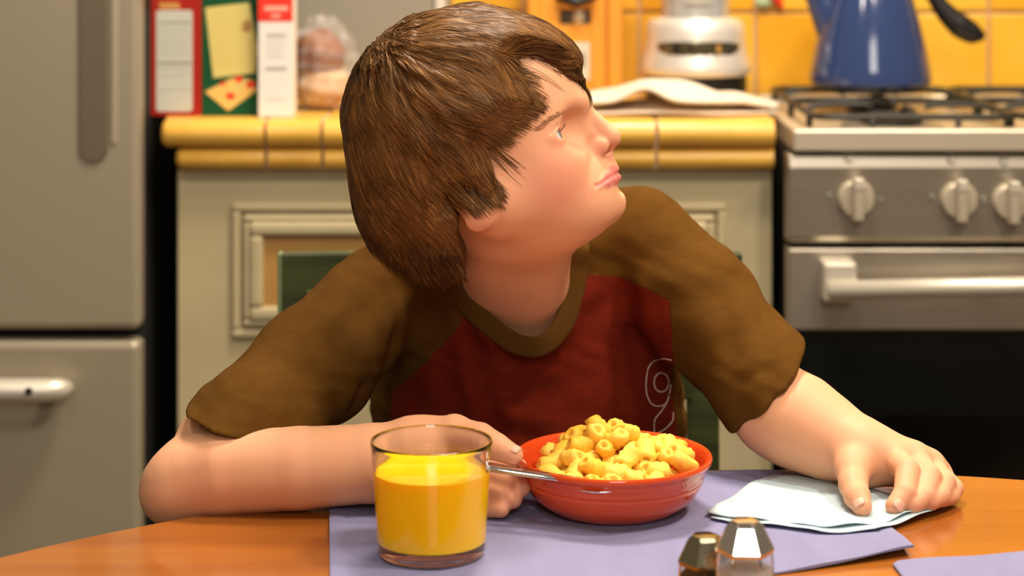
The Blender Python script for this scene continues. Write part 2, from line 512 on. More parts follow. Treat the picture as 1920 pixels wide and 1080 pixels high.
hs = spline(hp, 5); hrr = np.interp(np.linspace(0, 6, len(hs)), range(7), hr)
MB().tube(hs, list(hrr), 16, flat=.8, up=(0, 1, 0)).build('handle', M['black'], ket, smooth=True)

# ------------------------------------------------------------------ blender base (kitchen appliance)
by_ = 3.72
bc = P3(1304, 150, by_)
ap = thing('countertop_blender', (bc[0], by_, CT), 'silver kitchen blender base with a dark oval panel, on the yellow counter', 'blender')
q = by_ / F
MB().lathe([(.088, 0), (.092, .006), (.094, .030), (.092, .0455)], (bc[0], by_, CT), 56).build('foot', M['black'], ap, auto=40)
body = MB().lathe([(.098, .045), (.1015, .050), (.1005, .062), (.095, .080), (.0915, .098), (.0900, .120), (.0885, .136), (.084, .143), (.067, .147), (.063, .149)], (bc[0], by_, CT), 56).build('housing', M['silver'], ap, auto=40)
MB().lathe([(.063, .147), (.062, .155), (.064, .200), (.068, .260), (.070, .300), (.001, .302)], (bc[0], by_, CT), 48).build('jug_collar', mat('pale_silver', (.70, .70, .68), .22, metal=.6), ap, auto=40)
# oval control window following the round housing
def on_cyl(a, z, r): return (bc[0] + r * math.sin(a), by_ - r * math.cos(a), CT + z)
def oval(wa, hz, z0, r, top=1.0, n=22, lay=5):
    V, Fc = [], []
    V.append(on_cyl(0, z0, r))
    for l in range(1, lay + 1):
        for j in range(n):
            t = 2 * PI * j / n
            v = math.sin(t)
            zz = z0 + (l / lay) * hz * (v * (top if v > 0 else 1))
            V.append(on_cyl((l / lay) * wa * math.cos(t), zz, r))
    for j in range(n): Fc.append((0, 1 + j, 1 + (j + 1) % n))
    for l in range(lay - 1):
        for j in range(n):
            a, b2 = 1 + l * n + j, 1 + l * n + (j + 1) % n
            Fc.append((a, a + n, b2 + n, b2))
    return V, Fc
V, Fc = oval(.92, .024, .101, .0945, .35)
pn = mesh_obj('control_oval', V, Fc, mat('dark_mirror_panel', (.17, .15, .09), .18, metal=.8), ap, smooth=True)
so = pn.modifiers.new('solid', 'SOLIDIFY'); so.thickness = .004
for (a, w) in ((-.45, .05), (-.18, .035), (.35, .05)):
    V, Fc = oval(w, .010, .096, .0975, 1, 12, 2)
    V = [on_cyl(a + math.atan2(v[0] - bc[0], by_ - v[1]), v[2] - CT, .0975) for v in V]
    k = mesh_obj('button', V, Fc, M['black'] if a < 0 else M['tan'], pn, smooth=True)
V = [on_cyl(a, z, .0665) for z in (.176, .184) for a in np.linspace(-.36, .36, 9)]
mesh_obj('name_print', V, [(i, i + 1, i + 10, i + 9) for i in range(8)], M['inklight'], ap, smooth=True)

# ------------------------------------------------------------------ wooden box with a window
wy = 3.74
wx0, wz1 = px2(990, -110, wy); wx1, _ = px2(1166, 0, wy)
wd = thing('wooden_dispenser', ((wx0 + wx1) / 2, wy + .06, CT), 'honey-coloured wooden box with a small window, beside the silver blender', 'wooden box')
bx('back_board', (wx0 + .0, wy + .10, CT), (wx1, wy + .112, wz1), M['orangewood'], wd, bevel=.002)
bx('side_board', (wx0, wy, CT), (wx0 + .022, wy + .0995, wz1), M['orangewood'], wd, bevel=.003)
bx('side_board', (wx1 - .026, wy - .008, CT), (wx1, wy + .0995, wz1), M['orangewood'], wd, bevel=.004)
bx('top_board', (wx0 - .006, wy - .012, wz1), (wx1 + .006, wy + .118, wz1 + .014), M['orangewood'], wd, bevel=.003)
ax0, az1 = px2(1050, 18, wy); ax1, az0 = px2(1108, 46, wy)
b = MB()
b.box((wx0 + .0222, wy + .006, CT), (ax0, wy + .02, wz1 - .0005)); b.box((ax1, wy + .006, CT), (wx1 - .0262, wy + .02, wz1 - .0005))
b.box((ax0, wy + .006, CT), (ax1, wy + .02, az0)); b.box((ax0, wy + .006, az1), (ax1, wy + .02, wz1 - .0005))
fp = b.build('front_board', M['orangewood'], wd, bevel=.0015)
bx('window_back', (ax0 - .005, wy + .030, az0 - .004), (ax1 + .005, wy + .034, az1 + .004), M['fridge_dark'], wd, bevel=0)
MB().lathe([(.013, 0), (.014, .018), (.012, .03)], ((ax0 + ax1) / 2 + .006, wy + .020, az0 - .002), 16).build('spout', M['knob'], fp, smooth=True)
MB().tube([((ax0 + ax1) / 2 - .036, wy - .010, az1 + .024), ((ax0 + ax1) / 2, wy - .014, az1 + .014), ((ax0 + ax1) / 2 + .038, wy - .010, az1 + .026)], [.008, .011, .008], 12).build('handle', M['black'], wd, smooth=True)
lx0, lz1 = px2(1072, 80, wy); lx1, lz0 = px2(1106, 150, wy)
lb = bx('paper_label', (lx0, wy + .0045, lz0), (lx1, wy + .0062, lz1), M['greypaper'], wd, bevel=0)
bx('label_print', (lx0 + .006, wy + .0040, (lz0 + lz1) / 2 - .012), (lx1 - .008, wy + .0046, (lz0 + lz1) / 2 + .016), M['ink'], lb, bevel=0)

# ------------------------------------------------------------------ grey appliance behind the bread
gx0, _ = px2(540, 0, 3.70); gx1, _ = px2(842, 0, 3.70)
mw = thing('microwave_oven', ((gx0 + gx1) / 2, 3.8, CT), 'plain grey metal oven at the back of the counter, behind the bread', 'microwave')
bx('housing', (gx0, 3.715, CT + .012), (gx1, 3.93, CT + .29), M['grey'], mw, bevel=.006)
bx('door', (gx0 + .004, 3.700, CT + .016), (gx1 - .030, 3.7145, CT + .286), M['grey'], mw, bevel=.005)
bx('edge_strip', (gx1 - .027, 3.702, CT + .016), (gx1 - .006, 3.7145, CT + .286), M['silver'], mw, bevel=.004)
for x in (gx0 + .03, gx1 - .03):
    for y in (3.74, 3.90):
        MB().lathe([(.012, 0), (.010, .0122)], (x, y, CT), 12).build('foot', M['black'], mw)

# ------------------------------------------------------------------ packets on the counter
def packet(name, pxl, pxr, yf, h, depth, m, label):
    x0, x1 = P3(pxl, 222, yf)[0], P3(pxr, 222, yf)[0]
    t = thing(name, ((x0 + x1) / 2, yf + depth / 2, CT), label, 'carton')
    bx('carton', (x0, yf, CT), (x1, yf + depth, CT + h), m, t, bevel=.0015)
    return t, x0, x1
yf = 3.372
t, x0, x1 = packet('food_carton', 281, 377, yf, .26, .05, M['redcard'], 'red food carton with a grey printed panel, next to the fridge')
def plate(name, pts, m, parent, off=.0006, Y=None):
    Y = Y or yf
    P = [P3(a, b, Y) for a, b in pts]
    V = [(p[0], Y - off, p[2]) for p in P]
    return MB().prism(V, (0, off + .0004, 0)).build(name, m, parent)
pp = plate('nutrition_panel', [(293, 22), (293, 205), (297, 209), (357, 209), (361, 205), (361, 22), (357, 19), (297, 19)], M['greypaper'], t)
for (y0, h) in ((41, 2.5), (53, 1), (63, 1), (72, 1), (82, 1), (92, 1), (101, 1), (116, 4), (128, 1), (140, 1), (168, 1)):
    plate('print_line', [(297, y0), (297, y0 + h), (358, y0 + h), (358, y0)], M['ink'] if h > 2 else M['inklight'], pp, .0010)
for (a, b2) in ((6, 298), (12, 300)):
    plate('lettering', [(b2, a), (b2, a + 3), (b2 + 38, a + 3), (b2 + 38, a)], M['orangeprint'], t)
t, x0, x1 = packet('food_carton', 378, 487, yf + .002, .26, .05, M['greencard'], 'green food carton with a yellow panel, between the red and white cartons')
Yg = yf + .002
pp = plate('recipe_panel', [(385, 14), (400, 146), (478, 137), (482, 90), (468, 5)], M['yellowprint'], t, Y=Yg)
for k in range(9):
    y0 = 26 + k * 12
    plate('print_line', [(398 + k * .9, y0), (398 + k * .9, y0 + .8), (455 + k, y0 - 4), (455 + k, y0 - 4.8)], M['orangeprint'], pp, .0009, Yg)
plate('small_picture', [(455, 42), (453, 56), (462, 62), (472, 56), (471, 40), (463, 37)], M['tan'], pp, .0009, Yg)
pc = plate('snack_picture', [(384, 172), (428, 208), (481, 170), (474, 150), (436, 146)], M['orangeprint'], t, .0008, Yg)
for (a, b2, r) in ((432, 180, 9), (448, 148, 8), (470, 158, 9), (418, 157, 5)):
    plate('red_topping', [(a + r * math.cos(u), b2 + r * .75 * math.sin(u)) for u in np.linspace(0, -2 * PI, 11)[:-1]], M['redprint'], pc, .0012, Yg)
for (a, b2, r) in ((450, 165, 7), (437, 164, 6), (458, 152, 6)):
    plate('cream_topping', [(a + r * math.cos(u), b2 + r * .8 * math.sin(u)) for u in np.linspace(0, -2 * PI, 11)[:-1]], M['yellowprint'], pc, .0011, Yg)
yw = 3.352
t, x0, x1 = packet('food_carton', 484, 549, yw, .26, .06, M['paper'], 'narrow white food carton with a red top band, at the front of the counter')
rb = plate('red_band', [(484, -30), (484, 40), (549, 40), (549, -30)], M['redprint'], t, Y=yw)
plate('lettering', [(496, 11), (496, 20), (540, 20), (540, 11)], M['pinkprint'], rb, .0010, yw)
plate('lettering', [(508, 27), (508, 33), (526, 33), (526, 27)], M['pinkprint'], rb, .0010, yw)
for (y0, h, a, b2) in ((63, 5, 500, 537), (75, 1.2, 500, 536), (84, 1.2, 500, 536), (94, 1.2, 500, 530), (104, 1.2, 500, 536), (125, 6, 498, 538), (185, 1, 500, 536)):
    plate('print_line', [(a, y0), (a, y0 + h), (b2, y0 + h), (b2, y0)], M['inklight'] if h > 2 else M['greypaper'], t, .0006, yw)

# ------------------------------------------------------------------ bread in a clear bag
br = thing('bagged_bread', (P3(600, 210, 3.47)[0], 3.50, CT), 'brown bread loaf in a clear plastic bag, right of the white carton', 'bread')
def blob(name, c, r, m, parent, amp=.08, fr_=3.0, n=28, seed=0, flatz=None):
    V, Fc = [], []
    rs = np.random.default_rng(seed)
    ph = rs.uniform(0, 6, 9)
    for i in range(n + 1):
        th = PI * i / n
        for j in range(2 * n):
            p = PI * j / n
            d = np.array((math.sin(th) * math.cos(p), math.sin(th) * math.sin(p), math.cos(th)))
            k = 1 + amp * (math.sin(fr_ * d[0] * 2 + ph[0]) * math.sin(fr_ * d[1] * 2.3 + ph[1]) + .6 * math.sin(fr_ * 2 * d[2] * 2 + ph[2] + 2 * d[0]))
            q = np.array(c) + d * np.array(r) * k
            if flatz is not None: q[2] = max(q[2], flatz)
            V.append(q)
    for i in range(n):
        for j in range(2 * n):
            j2 = (j + 1) % (2 * n)
            Fc.append((i * 2 * n + j, i * 2 * n + j2, (i + 1) * 2 * n + j2, (i + 1) * 2 * n + j)[::-1])
    return mesh_obj(name, V, Fc, m, parent, smooth=True)
crust = mat('brown_crust', (.17, .05, .016), .5, noise=((30, 30, 30), (.27, .10, .04), .4, .7))
crumb = mat('pale_crumb', (.62, .46, .30), .7, noise=((30, 30, 30), (.50, .26, .14), .4, .7))
c1 = P3(598, 110, 3.50); c2 = P3(605, 175, 3.50)
blob('crust_top', (c1[0], 3.50, c1[2] + .005), (.047, .055, .046), crust, br, .05, 2.5, seed=3)
blob('loaf_bottom', (c2[0], 3.50, CT + .042), (.048, .056, .042), crumb, br, .05, 2.5, seed=5, flatz=CT + .003)
film = mat('clear_film', (1, .97, .93), .12, trans=.0, ior=1.35)
nt = film.node_tree
tr = nt.nodes.new('ShaderNodeBsdfTransparent'); mxs = nt.nodes.new('ShaderNodeMixShader'); fzn = nt.nodes.new('ShaderNodeTexNoise')
fzn.inputs['Scale'].default_value = 38; mr = nt.nodes.new('ShaderNodeMapRange')
mr.inputs['From Min'].default_value = .35; mr.inputs['From Max'].default_value = .75; mr.inputs['To Min'].default_value = .06; mr.inputs['To Max'].default_value = .2
nt.links.new(fzn.outputs['Fac'], mr.inputs[0]); nt.links.new(mr.outputs[0], mxs.inputs[0])
nt.links.new(tr.outputs[0], mxs.inputs[1]); nt.links.new(nt.nodes['Principled BSDF'].outputs[0], mxs.inputs[2])
nt.links.new(mxs.outputs[0], nt.nodes['Material Output'].inputs[0])
blob('plastic_bag', ((c1[0] + c2[0]) / 2 + .003, 3.50, CT + .078), (.058, .066, .078), film, br, .10, 4.5, 40, seed=9, flatz=CT + .001)
MB().tube(spline([P3(640, 200, 3.45), P3(655, 208, 3.45), P3(680, 207, 3.45)], 5), .006, 8).build('bag_tie', M['black'], br, smooth=True)

# ------------------------------------------------------------------ folded cloth on the counter
def cloth_sheet(name, outline_fn, m, parent=None, thick=.004): pass
cl = thing('folded_tea_towel', (P3(1290, 200, 3.45)[0], 3.47, CT), 'cream folded tea towel on the counter in front of the blender', 'towel')
NX, NY = 48, 26
def towel_layer(zoff, shrink, ph):
    V, Fc = [], []
    for j in range(NY + 1):
        v = j / NY
        for i in range(NX + 1):
            u = i / NX
            xl = P3(1085 + 20 * v, 0, 3.45)[0]; xr = P3(1452 + 10 * math.sin(v * 3), 0, 3.42)[0]
            x = xl + (xr - xl) * u
            y = 3.345 + .012 * math.sin(u * 7 + ph) + (.075 * max(0, u - .45)) + v * (.20 - .09 * u)
            hump = .030 * math.exp(-((u - .42) / .25) ** 2) * math.exp(-((v - .62) / .42) ** 2)
            z = CT + zoff + hump + .003 * math.sin(u * 19 + v * 5 + ph) * v + .0035
            z += .022 * math.exp(-((u - .32) / .10) ** 2) * (1 - v) ** 2 * (1 if zoff > .01 else 0)
            if zoff > .01: z = CT + .0075 + (z - CT - .004) * min(1, (1.02 - u) * 5)
            V.append((x, y, z))
    for j in range(NY):
        for i in range(NX):
            a = j * (NX + 1) + i
            Fc.append((a, a + 1, a + NX + 2, a + NX + 1))
    return V, Fc
for (nm, z, ph) in (('lower_fold', .001, 0.0), ('upper_fold', .013, .5)):
    V, Fc = towel_layer(z, 0, ph)
    if nm == 'lower_fold': V = [(x, y + .003, min(zz, CT + .006 + .5 * (zz - CT - .0045))) for (x, y, zz) in V]
    o = mesh_obj(nm, V, Fc, M['cloth'], cl, smooth=True)
    so = o.modifiers.new('solid', 'SOLIDIFY'); so.thickness = .004 if nm == 'lower_fold' else .007; so.offset = 1 if nm == 'upper_fold' else 0

# ------------------------------------------------------------------ painted ornament hanging on the tiles
on = thing('chilli_ornament', P3(1445, 5, WY - .02), 'small red and green ornament on the wall tiles, between blender and kettle', 'ornament')
MB().tube(spline([P3(1442, -12, WY - .021), P3(1455, -4, WY - .021), P3(1463, 8, WY - .021), P3(1466, 18, WY - .021)], 5), list(np.interp(range(16), [0, 6, 15], [.007, .0085, .002])), 10).build('chilli', M['redprint'], on, smooth=True)
blob('leaf', P3(1430, 4, WY - .020), (.016, .006, .011), mat('pale_green_glaze', (.36, .46, .28), .4), on, .1, 2, 12)
bx('back_plate', tuple(P3(1424, 8, WY) + np.array((0, -.0135, 0))), tuple(P3(1462, -14, WY) + np.array((0, -.0102, 0))), mat('pale_glaze', (.62, .52, .3), .4), on, bevel=.001)

# ------------------------------------------------------------------ green chair
ch = thing('dining_chair', (0, 2.42, 0), 'dark green wooden chair behind the boy', 'chair')
cy = 2.62
ax0, az1 = px2(525, 476, cy); ax1, az0 = px2(1392, 588, cy)
b = MB()
V = []
n = 16
b = MB()
pts_f = [(ax0 + (ax1 - ax0) * i / n, cy + .018 * (1 - (2 * i / n - 1) ** 2)) for i in range(n + 1)]
V = []
for (x, y) in pts_f:
    V += [(x, y, az0), (x, y, az1), (x, y + .024, az1), (x, y + .024, az0)]
Fc = [(0, 3, 2, 1), (4 * n, 4 * n + 1, 4 * n + 2, 4 * n + 3)]
for i in range(n):
    for k in range(4):
        k2 = (k + 1) % 4
        Fc.append((4 * i + k, 4 * i + k2, 4 * (i + 1) + k2, 4 * (i + 1) + k)[::1])
cr = mesh_obj('crest_rail', V, Fc, M['greenwood'], ch, bevel=.003)
bx('pale_edge', (ax0 - .003, cy - .002, az0), (ax0 + .002, cy + .024, az1), M['greenedge'], cr, bevel=.001)  # paler green strip on the left end of the crest rail
pw0, pw1 = px2(1288, 0, 2.615)[0], px2(1347, 0, 2.615)[0]
for sgn in (1, -1):
    x0, x1 = sorted((sgn * pw0, sgn * pw1))
    b = MB().prism([(x0, 2.615, az0 + .03), (x0, 2.585, .46), (x0, 2.62, 0), (x0, 2.65, 0), (x0, 2.617, .46), (x0, 2.645, az0 + .03)][::-1], (x1 - x0, 0, 0))
    b.build('back_post', M['greenwood'], ch, bevel=.003)
    bx('front_leg', (x0, 2.18, 0), (x1, 2.22, .44), M['greenwood'], ch, bevel=.003)
bx('seat', (-.27, 2.17, .44), (.27, 2.60, .465), M['greenwood'], ch, bevel=.005)
for z in (.58, .70):
    bx('back_slat', (-pw0 - .005, 2.598, z), (pw0 + .005, 2.615, z + .05), M['greenwood'], ch, bevel=.003)

# ------------------------------------------------------------------ table
TZ_ = .735
woodt = mat('warm_glossy_table_wood', (.38, .122, .017), .16, coat=.25, noise=((1.6, 14, 10), (.26, .074, .010), .32, .68), bump=((8, 60, 10), .04, .001))
tb = thing('round_dining_table', (.25, 1.125, 0), 'round glossy reddish brown wooden dining table', 'table')
MB().lathe([(.001, -.032), (.99, -.032), (1.012, -.026), (1.020, -.014), (1.018, -.004), (1.012, 0), (.001, 0)], (.25, 1.125, TZ_), 160).build('tabletop', woodt, tb, auto=30)
MB().lathe([(.30, 0), (.30, .03), (.12, .06), (.07, .12), (.06, .3), (.085, .45), (.07, .6), (.20, .68), (.22, .703)], (.25, 1.125, 0), 40).build('pedestal', woodt, tb, auto=40)

# ------------------------------------------------------------------ placemats
pmat = mat('lavender_blue_cotton', (.255, .25, .40), .9, spec=.1, noise=((24, 9, 9), (.225, .22, .36), .3, .7), bump=((900, 900, 900), .35, .0006))
def grid_cloth(name, poly, z, thick, m, label, cat, lift=None, inset=.012):
    """a sewn mat: outline polygon, a hem ridge, slight waviness"""
    P = np.array(poly)
    c = P.mean(0)
    # dense outline
    out = []
    for i in range(len(P)):
        a, b2 = P[i], P[(i + 1) % len(P)]
        k = max(2, int(np.linalg.norm(b2 - a) / .012))
        for j in range(k): out.append(a + (b2 - a) * j / k)
    out = np.array(out); n = len(out)
    levels = [1.0, .985, .95, .935, .92, .8, .65, .5, .35, .2, .08]
    V, Fc = [], []
    for l, s_ in enumerate(levels):
        for p in c + (out - c) * s_:
            zz = z + thick * (.75 if l == 0 else (1.0 if l in (1, 2) else (.72 if l == 3 else .9)))
            zz += .0006 * math.sin(p[0] * 60 + p[1] * 23) + .0005 * math.sin(p[1] * 90 - p[0] * 31)
            if lift: zz += lift(p)
            V.append((p[0], p[1], zz))
    V.append((c[0], c[1], z + thick * .9))
    for l in range(len(levels) - 1):
        for j in range(n):
            j2 = (j + 1) % n
            Fc.append((l * n + j, l * n + j2, (l + 1) * n + j2, (l + 1) * n + j))
    L0 = (len(levels) - 1) * n
    for j in range(n): Fc.append((L0 + j, L0 + (j + 1) % n, L0 + n))
    b0 = len(V)
    for p in out:
        zz = z + (lift(p) if lift else 0)
        V.append((p[0], p[1], zz))
    for j in range(n):
        j2 = (j + 1) % n
        Fc.append((b0 + j, b0 + j2, j2, j))
    o = mesh_obj(name, V, Fc, m, None, auto=60, loc=(c[0], c[1], z))
    return tag(o, label, cat)
def lift1(p):
    d = math.hypot(p[0] - .366, p[1] - 1.846)
    return .006 * math.exp(-(d / .05) ** 2) + .003 * math.exp(-((p[1] - 1.82) / .03) ** 2) * max(0, min(1, (p[0] - .2) * 8))
m1 = grid_cloth('placemat', [(-.156, 1.74), (.10, 1.745), (.247, 1.797), (.366, 1.846), (.349, 2.126), (-.10, 2.118), (-.186, 2.06)], TZ_ + .0004, .0032, pmat,
                'lavender blue cotton placemat under the bowl and the glass', 'placemat', lift1)
m2 = grid_cloth('placemat', [(.345, 1.765), (.341, 1.815), (.347, 1.8235), (.60, 1.876), (.75, 1.62), (.46, 1.46)], TZ_ + .0004, .0032, pmat,
                'second lavender placemat at the edge of the picture, nearest the bare table corner', 'placemat')

# ------------------------------------------------------------------ paper napkin
nap = thing('paper_napkin', (.27, 1.99, TZ_ + .004), 'pale blue paper napkin under the hand', 'napkin')
napm = mat('pale_blue_tissue', (.47, .585, .62), .95, bump=((500, 500, 500), .3, .0006))
def tab(px, py): 
    Y = F * (CAMZ - TZ_ - .006) / (py - YH)
    return P3(px, py, Y)[:2]
def nap_layer(nm, pts, z, amp, ph):
    P = np.array([tab(a, b2) for a, b2 in pts])
    c = P.mean(0)
    out = np.array([P[i] + (P[(i + 1) % len(P)] - P[i]) * k / 6 for i in range(len(P)) for k in range(6)])
    out = (np.roll(out, 1, 0) + 6 * out + np.roll(out, -1, 0)) / 8
    n = len(out)
    lv = [1, .93, .8, .62, .44, .26, .1]
    V, Fc = [], []
    for l in lv:
        for i, p in enumerate(c + (out - c) * l):
            e = amp * l ** 3 * (.5 + .5 * math.sin(i * 2 * PI / n * 9 + ph)) + .0012 * math.sin(p[0] * 75 + p[1] * 40 + ph)
            V.append((p[0], p[1], z + e + .0012))
    V.append((c[0], c[1], z + .0012))
    for l in range(len(lv) - 1):
        for j in range(n):
            j2 = (j + 1) % n
            Fc.append((l * n + j, l * n + j2, (l + 1) * n + j2, (l + 1) * n + j))
    for j in range(n): Fc.append(((len(lv) - 1) * n + j, (len(lv) - 1) * n + (j + 1) % n, len(lv) * n))
    # outline runs clockwise or not: make faces look up
    o = mesh_obj(nm, V, Fc, napm, nap, smooth=True)
    so = o.modifiers.new('solid', 'SOLIDIFY'); so.thickness = .0007; so.offset = 0
    return o
nap_layer('lower_ply', [(1330, 970), (1395, 982), (1470, 988), (1540, 997), (1640, 996), (1700, 975), (1757, 956), (1680, 935), (1560, 902), (1450, 894), (1390, 930)], TZ_ + .0048, .0012, 0)
nap_layer('upper_ply', [(1322, 965), (1390, 977), (1470, 982), (1545, 990), (1635, 989), (1700, 968), (1752, 954), (1670, 930), (1530, 899), (1445, 891), (1385, 925)], TZ_ + .0062, .0018, 1.5)

# ------------------------------------------------------------------ juice glass
gc = np.array([P3(809, 0, 1.841)[0], 1.841, TZ_ + .0048])
gl = thing('juice_glass', tuple(gc), 'clear glass tumbler of orange juice, on the placemat', 'glass')
glass = mat('clear_glass', (1, 1, .97), .0, trans=1, ior=1.46)
outer = [(.0455, 0), (.0478, .0015), (.0488, .005), (.0500, .03), (.0520, .06), (.0538, .085), (.0546, .094), (.0553, .0985), (.0555, .1010), (.0549, .1028)]
inner = [(.0544, .1030), (.0538, .1018), (.0530, .098), (.0516, .090), (.0505, .070), (.0488, .045), (.0470, .020), (.0455, .0125), (.0420, .0105), (.0006, .0100)]
MB().lathe([(.0006, .0012), (.040, .0012), (.043, 0.0)] + outer + inner, gc, 96).build('tumbler', glass, gl, auto=50)
juice = mat('orange_juice', (1.0, .53, .003), .14, sss=.5, noise=((60, 60, 60), (1.0, .57, .006), .3, .7))
JZ = .0752
MB().lathe([(.0008, .0102), (.0426, .0107), (.0463, .0120), (.0494, .0128), (.0502, .030), (.0522, .060), (.0532, JZ), (.0515, JZ + .0002), (.0495, JZ - .0008), (.0008, JZ - .0008)], gc, 96).build('orange_juice', juice, gl, auto=40)

# ------------------------------------------------------------------ bowl
bcx, bcy, bz = P3(1150, 0, 1.985)[0], 1.985, TZ_ + .0048
bowlm = mat('orange_red_glaze', (.76, .085, .014), .12, coat=.35, noise=((20, 20, 20), (.70, .070, .012), .3, .7))
rim = .0965
bo = [(.001, .001), (.056, .001), (.059, 0.0), (.063, .001), (.065, .003), (.073, .0075), (.0810, .0150), (.0858, .0235), (.0862, .0245), (.0868, .0255), (.0880, .0290), (.0877, .0300), (.0889, .0310), (.0897, .0345), (.0895, .0355), (.0906, .0368), (.0912, .0420), (.0925, .0440), (.0960, .0462), (.0968, .0482), (.0968, .0505), (.0955, .0522),
      (.0930, .0520), (.0908, .0498), (.0885, .043), (.0865, .034), (.0830, .0235), (.0760, .0140), (.062, .0078), (.001, .0065)]
bw = MB().lathe(bo, (bcx, bcy, bz), 128).build('cereal_bowl', bowlm, None, auto=55, loc=(bcx, bcy, bz))
tag(bw, 'glossy orange-red ceramic bowl heaped with yellow cereal', 'bowl')

# cereal pieces: bent puffed tubes, each one its own object
cm = [mat('puffed_corn_%s' % n, c, .6, sss=.12, noise=((220, 220, 220), c2, .35, .7), bump=((700, 700, 700), .5, .0012))
      for n, c, c2 in (('golden', (.92, .56, .06), (.95, .64, .11)), ('deep', (.90, .48, .03), (.93, .56, .06)))]
def cereal_mesh(k):
    r0, r1 = .0092, .0040
    rs = np.random.default_rng(40 + k)
    ln, bend = rs.uniform(.018, .029), rs.uniform(.2, .6)
    V, Fc, n, m = [], [], 14, 6
    sec = []
    for i in range(m + 1):
        t = (i / m - .5)
        ang = t * bend * 2
        R = ln / (2 * bend)
        c = np.array((R * math.sin(ang), 0, R * (1 - math.cos(ang))))
        ax = np.array((math.cos(ang), 0, math.sin(ang)))
        sec.append((c, np.array((-ax[2], 0, ax[0])), 1 - .18 * abs(2 * t) ** 3 + rs.uniform(-.05, .05)))
    rings = [(0, r1 * .8, -.005), (0, r1, 0.0005)] + [(i, r0 * (1 + (.07 if i % 2 else -.05)), 0) for i in range(m + 1)] + [(m, r1, -.0005), (m, r1 * .8, .005)]
    for (i, r, d) in rings:
        c, u, sc = sec[i]
        ax = np.cross(np.array((0, 1.0, 0)), u)
        w = np.array((0, 1.0, 0))
        for j in range(n):
            a = 2 * PI * j / n
            lump = 1 + .10 * math.sin(3 * a + i + k) + .05 * math.sin(5 * a + 2 * i)
            V.append(c - ax * d + r * sc * lump * (math.cos(a) * u * .88 + math.sin(a) * w))
    nr = len(rings)
    for i in range(nr - 1):
        for j in range(n):
            Fc.append((i * n + j, i * n + (j + 1) % n, (i + 1) * n + (j + 1) % n, (i + 1) * n + j))
    Fc.append(tuple(range(n - 1, -1, -1))); Fc.append(tuple((nr - 1) * n + j for j in range(n)))
    me = bpy.data.meshes.new('cereal_piece')
    me.from_pydata([tuple(v) for v in V], [], Fc)
    me.update()
    bm = bmesh.new(); bm.from_mesh(me); bmesh.ops.recalc_face_normals(bm, faces=bm.faces); bm.to_mesh(me); bm.free()
    me.polygons.foreach_set('use_smooth', [True] * len(me.polygons))
    me.materials.append(cm[0 if k % 4 else 1])
    return me
cmesh = [cereal_mesh(k) for k in range(8)]
def heap(x, y):
    """height of the heap over the bowl foot at offset x, y"""
    r = math.hypot(x, y) / .084
    h = .040 + .018 * (1 - r * r)
    h += .013 * math.exp(-(((x + .022) / .028) ** 2 + ((y - .02) / .03) ** 2)) + .009 * math.exp(-(((x - .012) / .025) ** 2 + ((y - .025) / .03) ** 2))
    h += .008 * math.exp(-(((x - .068) / .02) ** 2 + ((y + .0) / .04) ** 2))
    h -= .008 * math.exp(-(((x + .075) / .03) ** 2 + (y / .06) ** 2))
    h -= .006 * max(0, -y / .08)
    return h
pl = []
for (rad, zo) in ((.072, .0), (.056, -.011), (.066, -.010)):
    tries = 0
    mind = .0178
    while tries < 2500:
        tries += 1
        a, r = random.uniform(0, 2 * PI), rad * math.sqrt(random.random())
        x, y = r * math.cos(a), r * math.sin(a)
        z = heap(x, y) + zo + random.uniform(-.002, .002)
        if x < -.062 and zo == 0: continue
        if math.hypot(x, y) > .076 - max(0, .045 - z) * .9: continue
        if all((x - p[0]) ** 2 + (y - p[1]) ** 2 + (z - p[2]) ** 2 > mind ** 2 for p in pl):
            pl.append((x, y, z))
for i, (x, y, z) in enumerate(pl):
    o = bpy.data.objects.new('cereal_piece', cmesh[i % 8])
    COL.objects.link(o)
    o.location = (bcx + x, bcy + y, bz + z)
    o.rotation_euler = (random.uniform(-.7, .7), random.uniform(-.6, .6), random.uniform(0, 2 * PI))
    o.scale = [random.uniform(.88, 1.12)] * 3
    tag(o, 'puffed yellow cereal piece heaped in the orange-red bowl', 'cereal', 'cereal pieces in the bowl')

# ------------------------------------------------------------------ spoon
spn = thing('spoon', tuple(P3(1000, 890, 1.93)), 'steel spoon leaning on the bowl rim, its bowl in the cereal', 'spoon')
s0, s1, s2, s3 = P3(858, 862, 1.950), P3(925, 877, 1.932), P3(1000, 889, 1.918), P3(1088, 901, 1.905)
sp = spline([s0, s1, s2, s3], 6)
MB().tube(sp, list(np.linspace(.0068, .0042, len(sp))), 12, flat=.45, up=(0, -.5, 1)).build('handle', M['chrome'], spn, smooth=True)
c = np.array(s3) + np.array((.020, .006, -.008))
V, Fc = [], []
for i in range(9):
    t = i / 8
    for j in range(20):
        a = 2 * PI * j / 20
        V.append((c[0] + .026 * t * math.cos(a), c[1] + .018 * t * math.sin(a), c[2] - .007 * (1 - t * t)))
for i in range(8):
    for j in range(20):
        Fc.append((i * 20 + j, i * 20 + (j + 1) % 20, (i + 1) * 20 + (j + 1) % 20, (i + 1) * 20 + j))
o = mesh_obj('spoon_bowl', V, Fc, M['chrome'], spn, smooth=True)
so = o.modifiers.new('solid', 'SOLIDIFY'); so.thickness = .0012

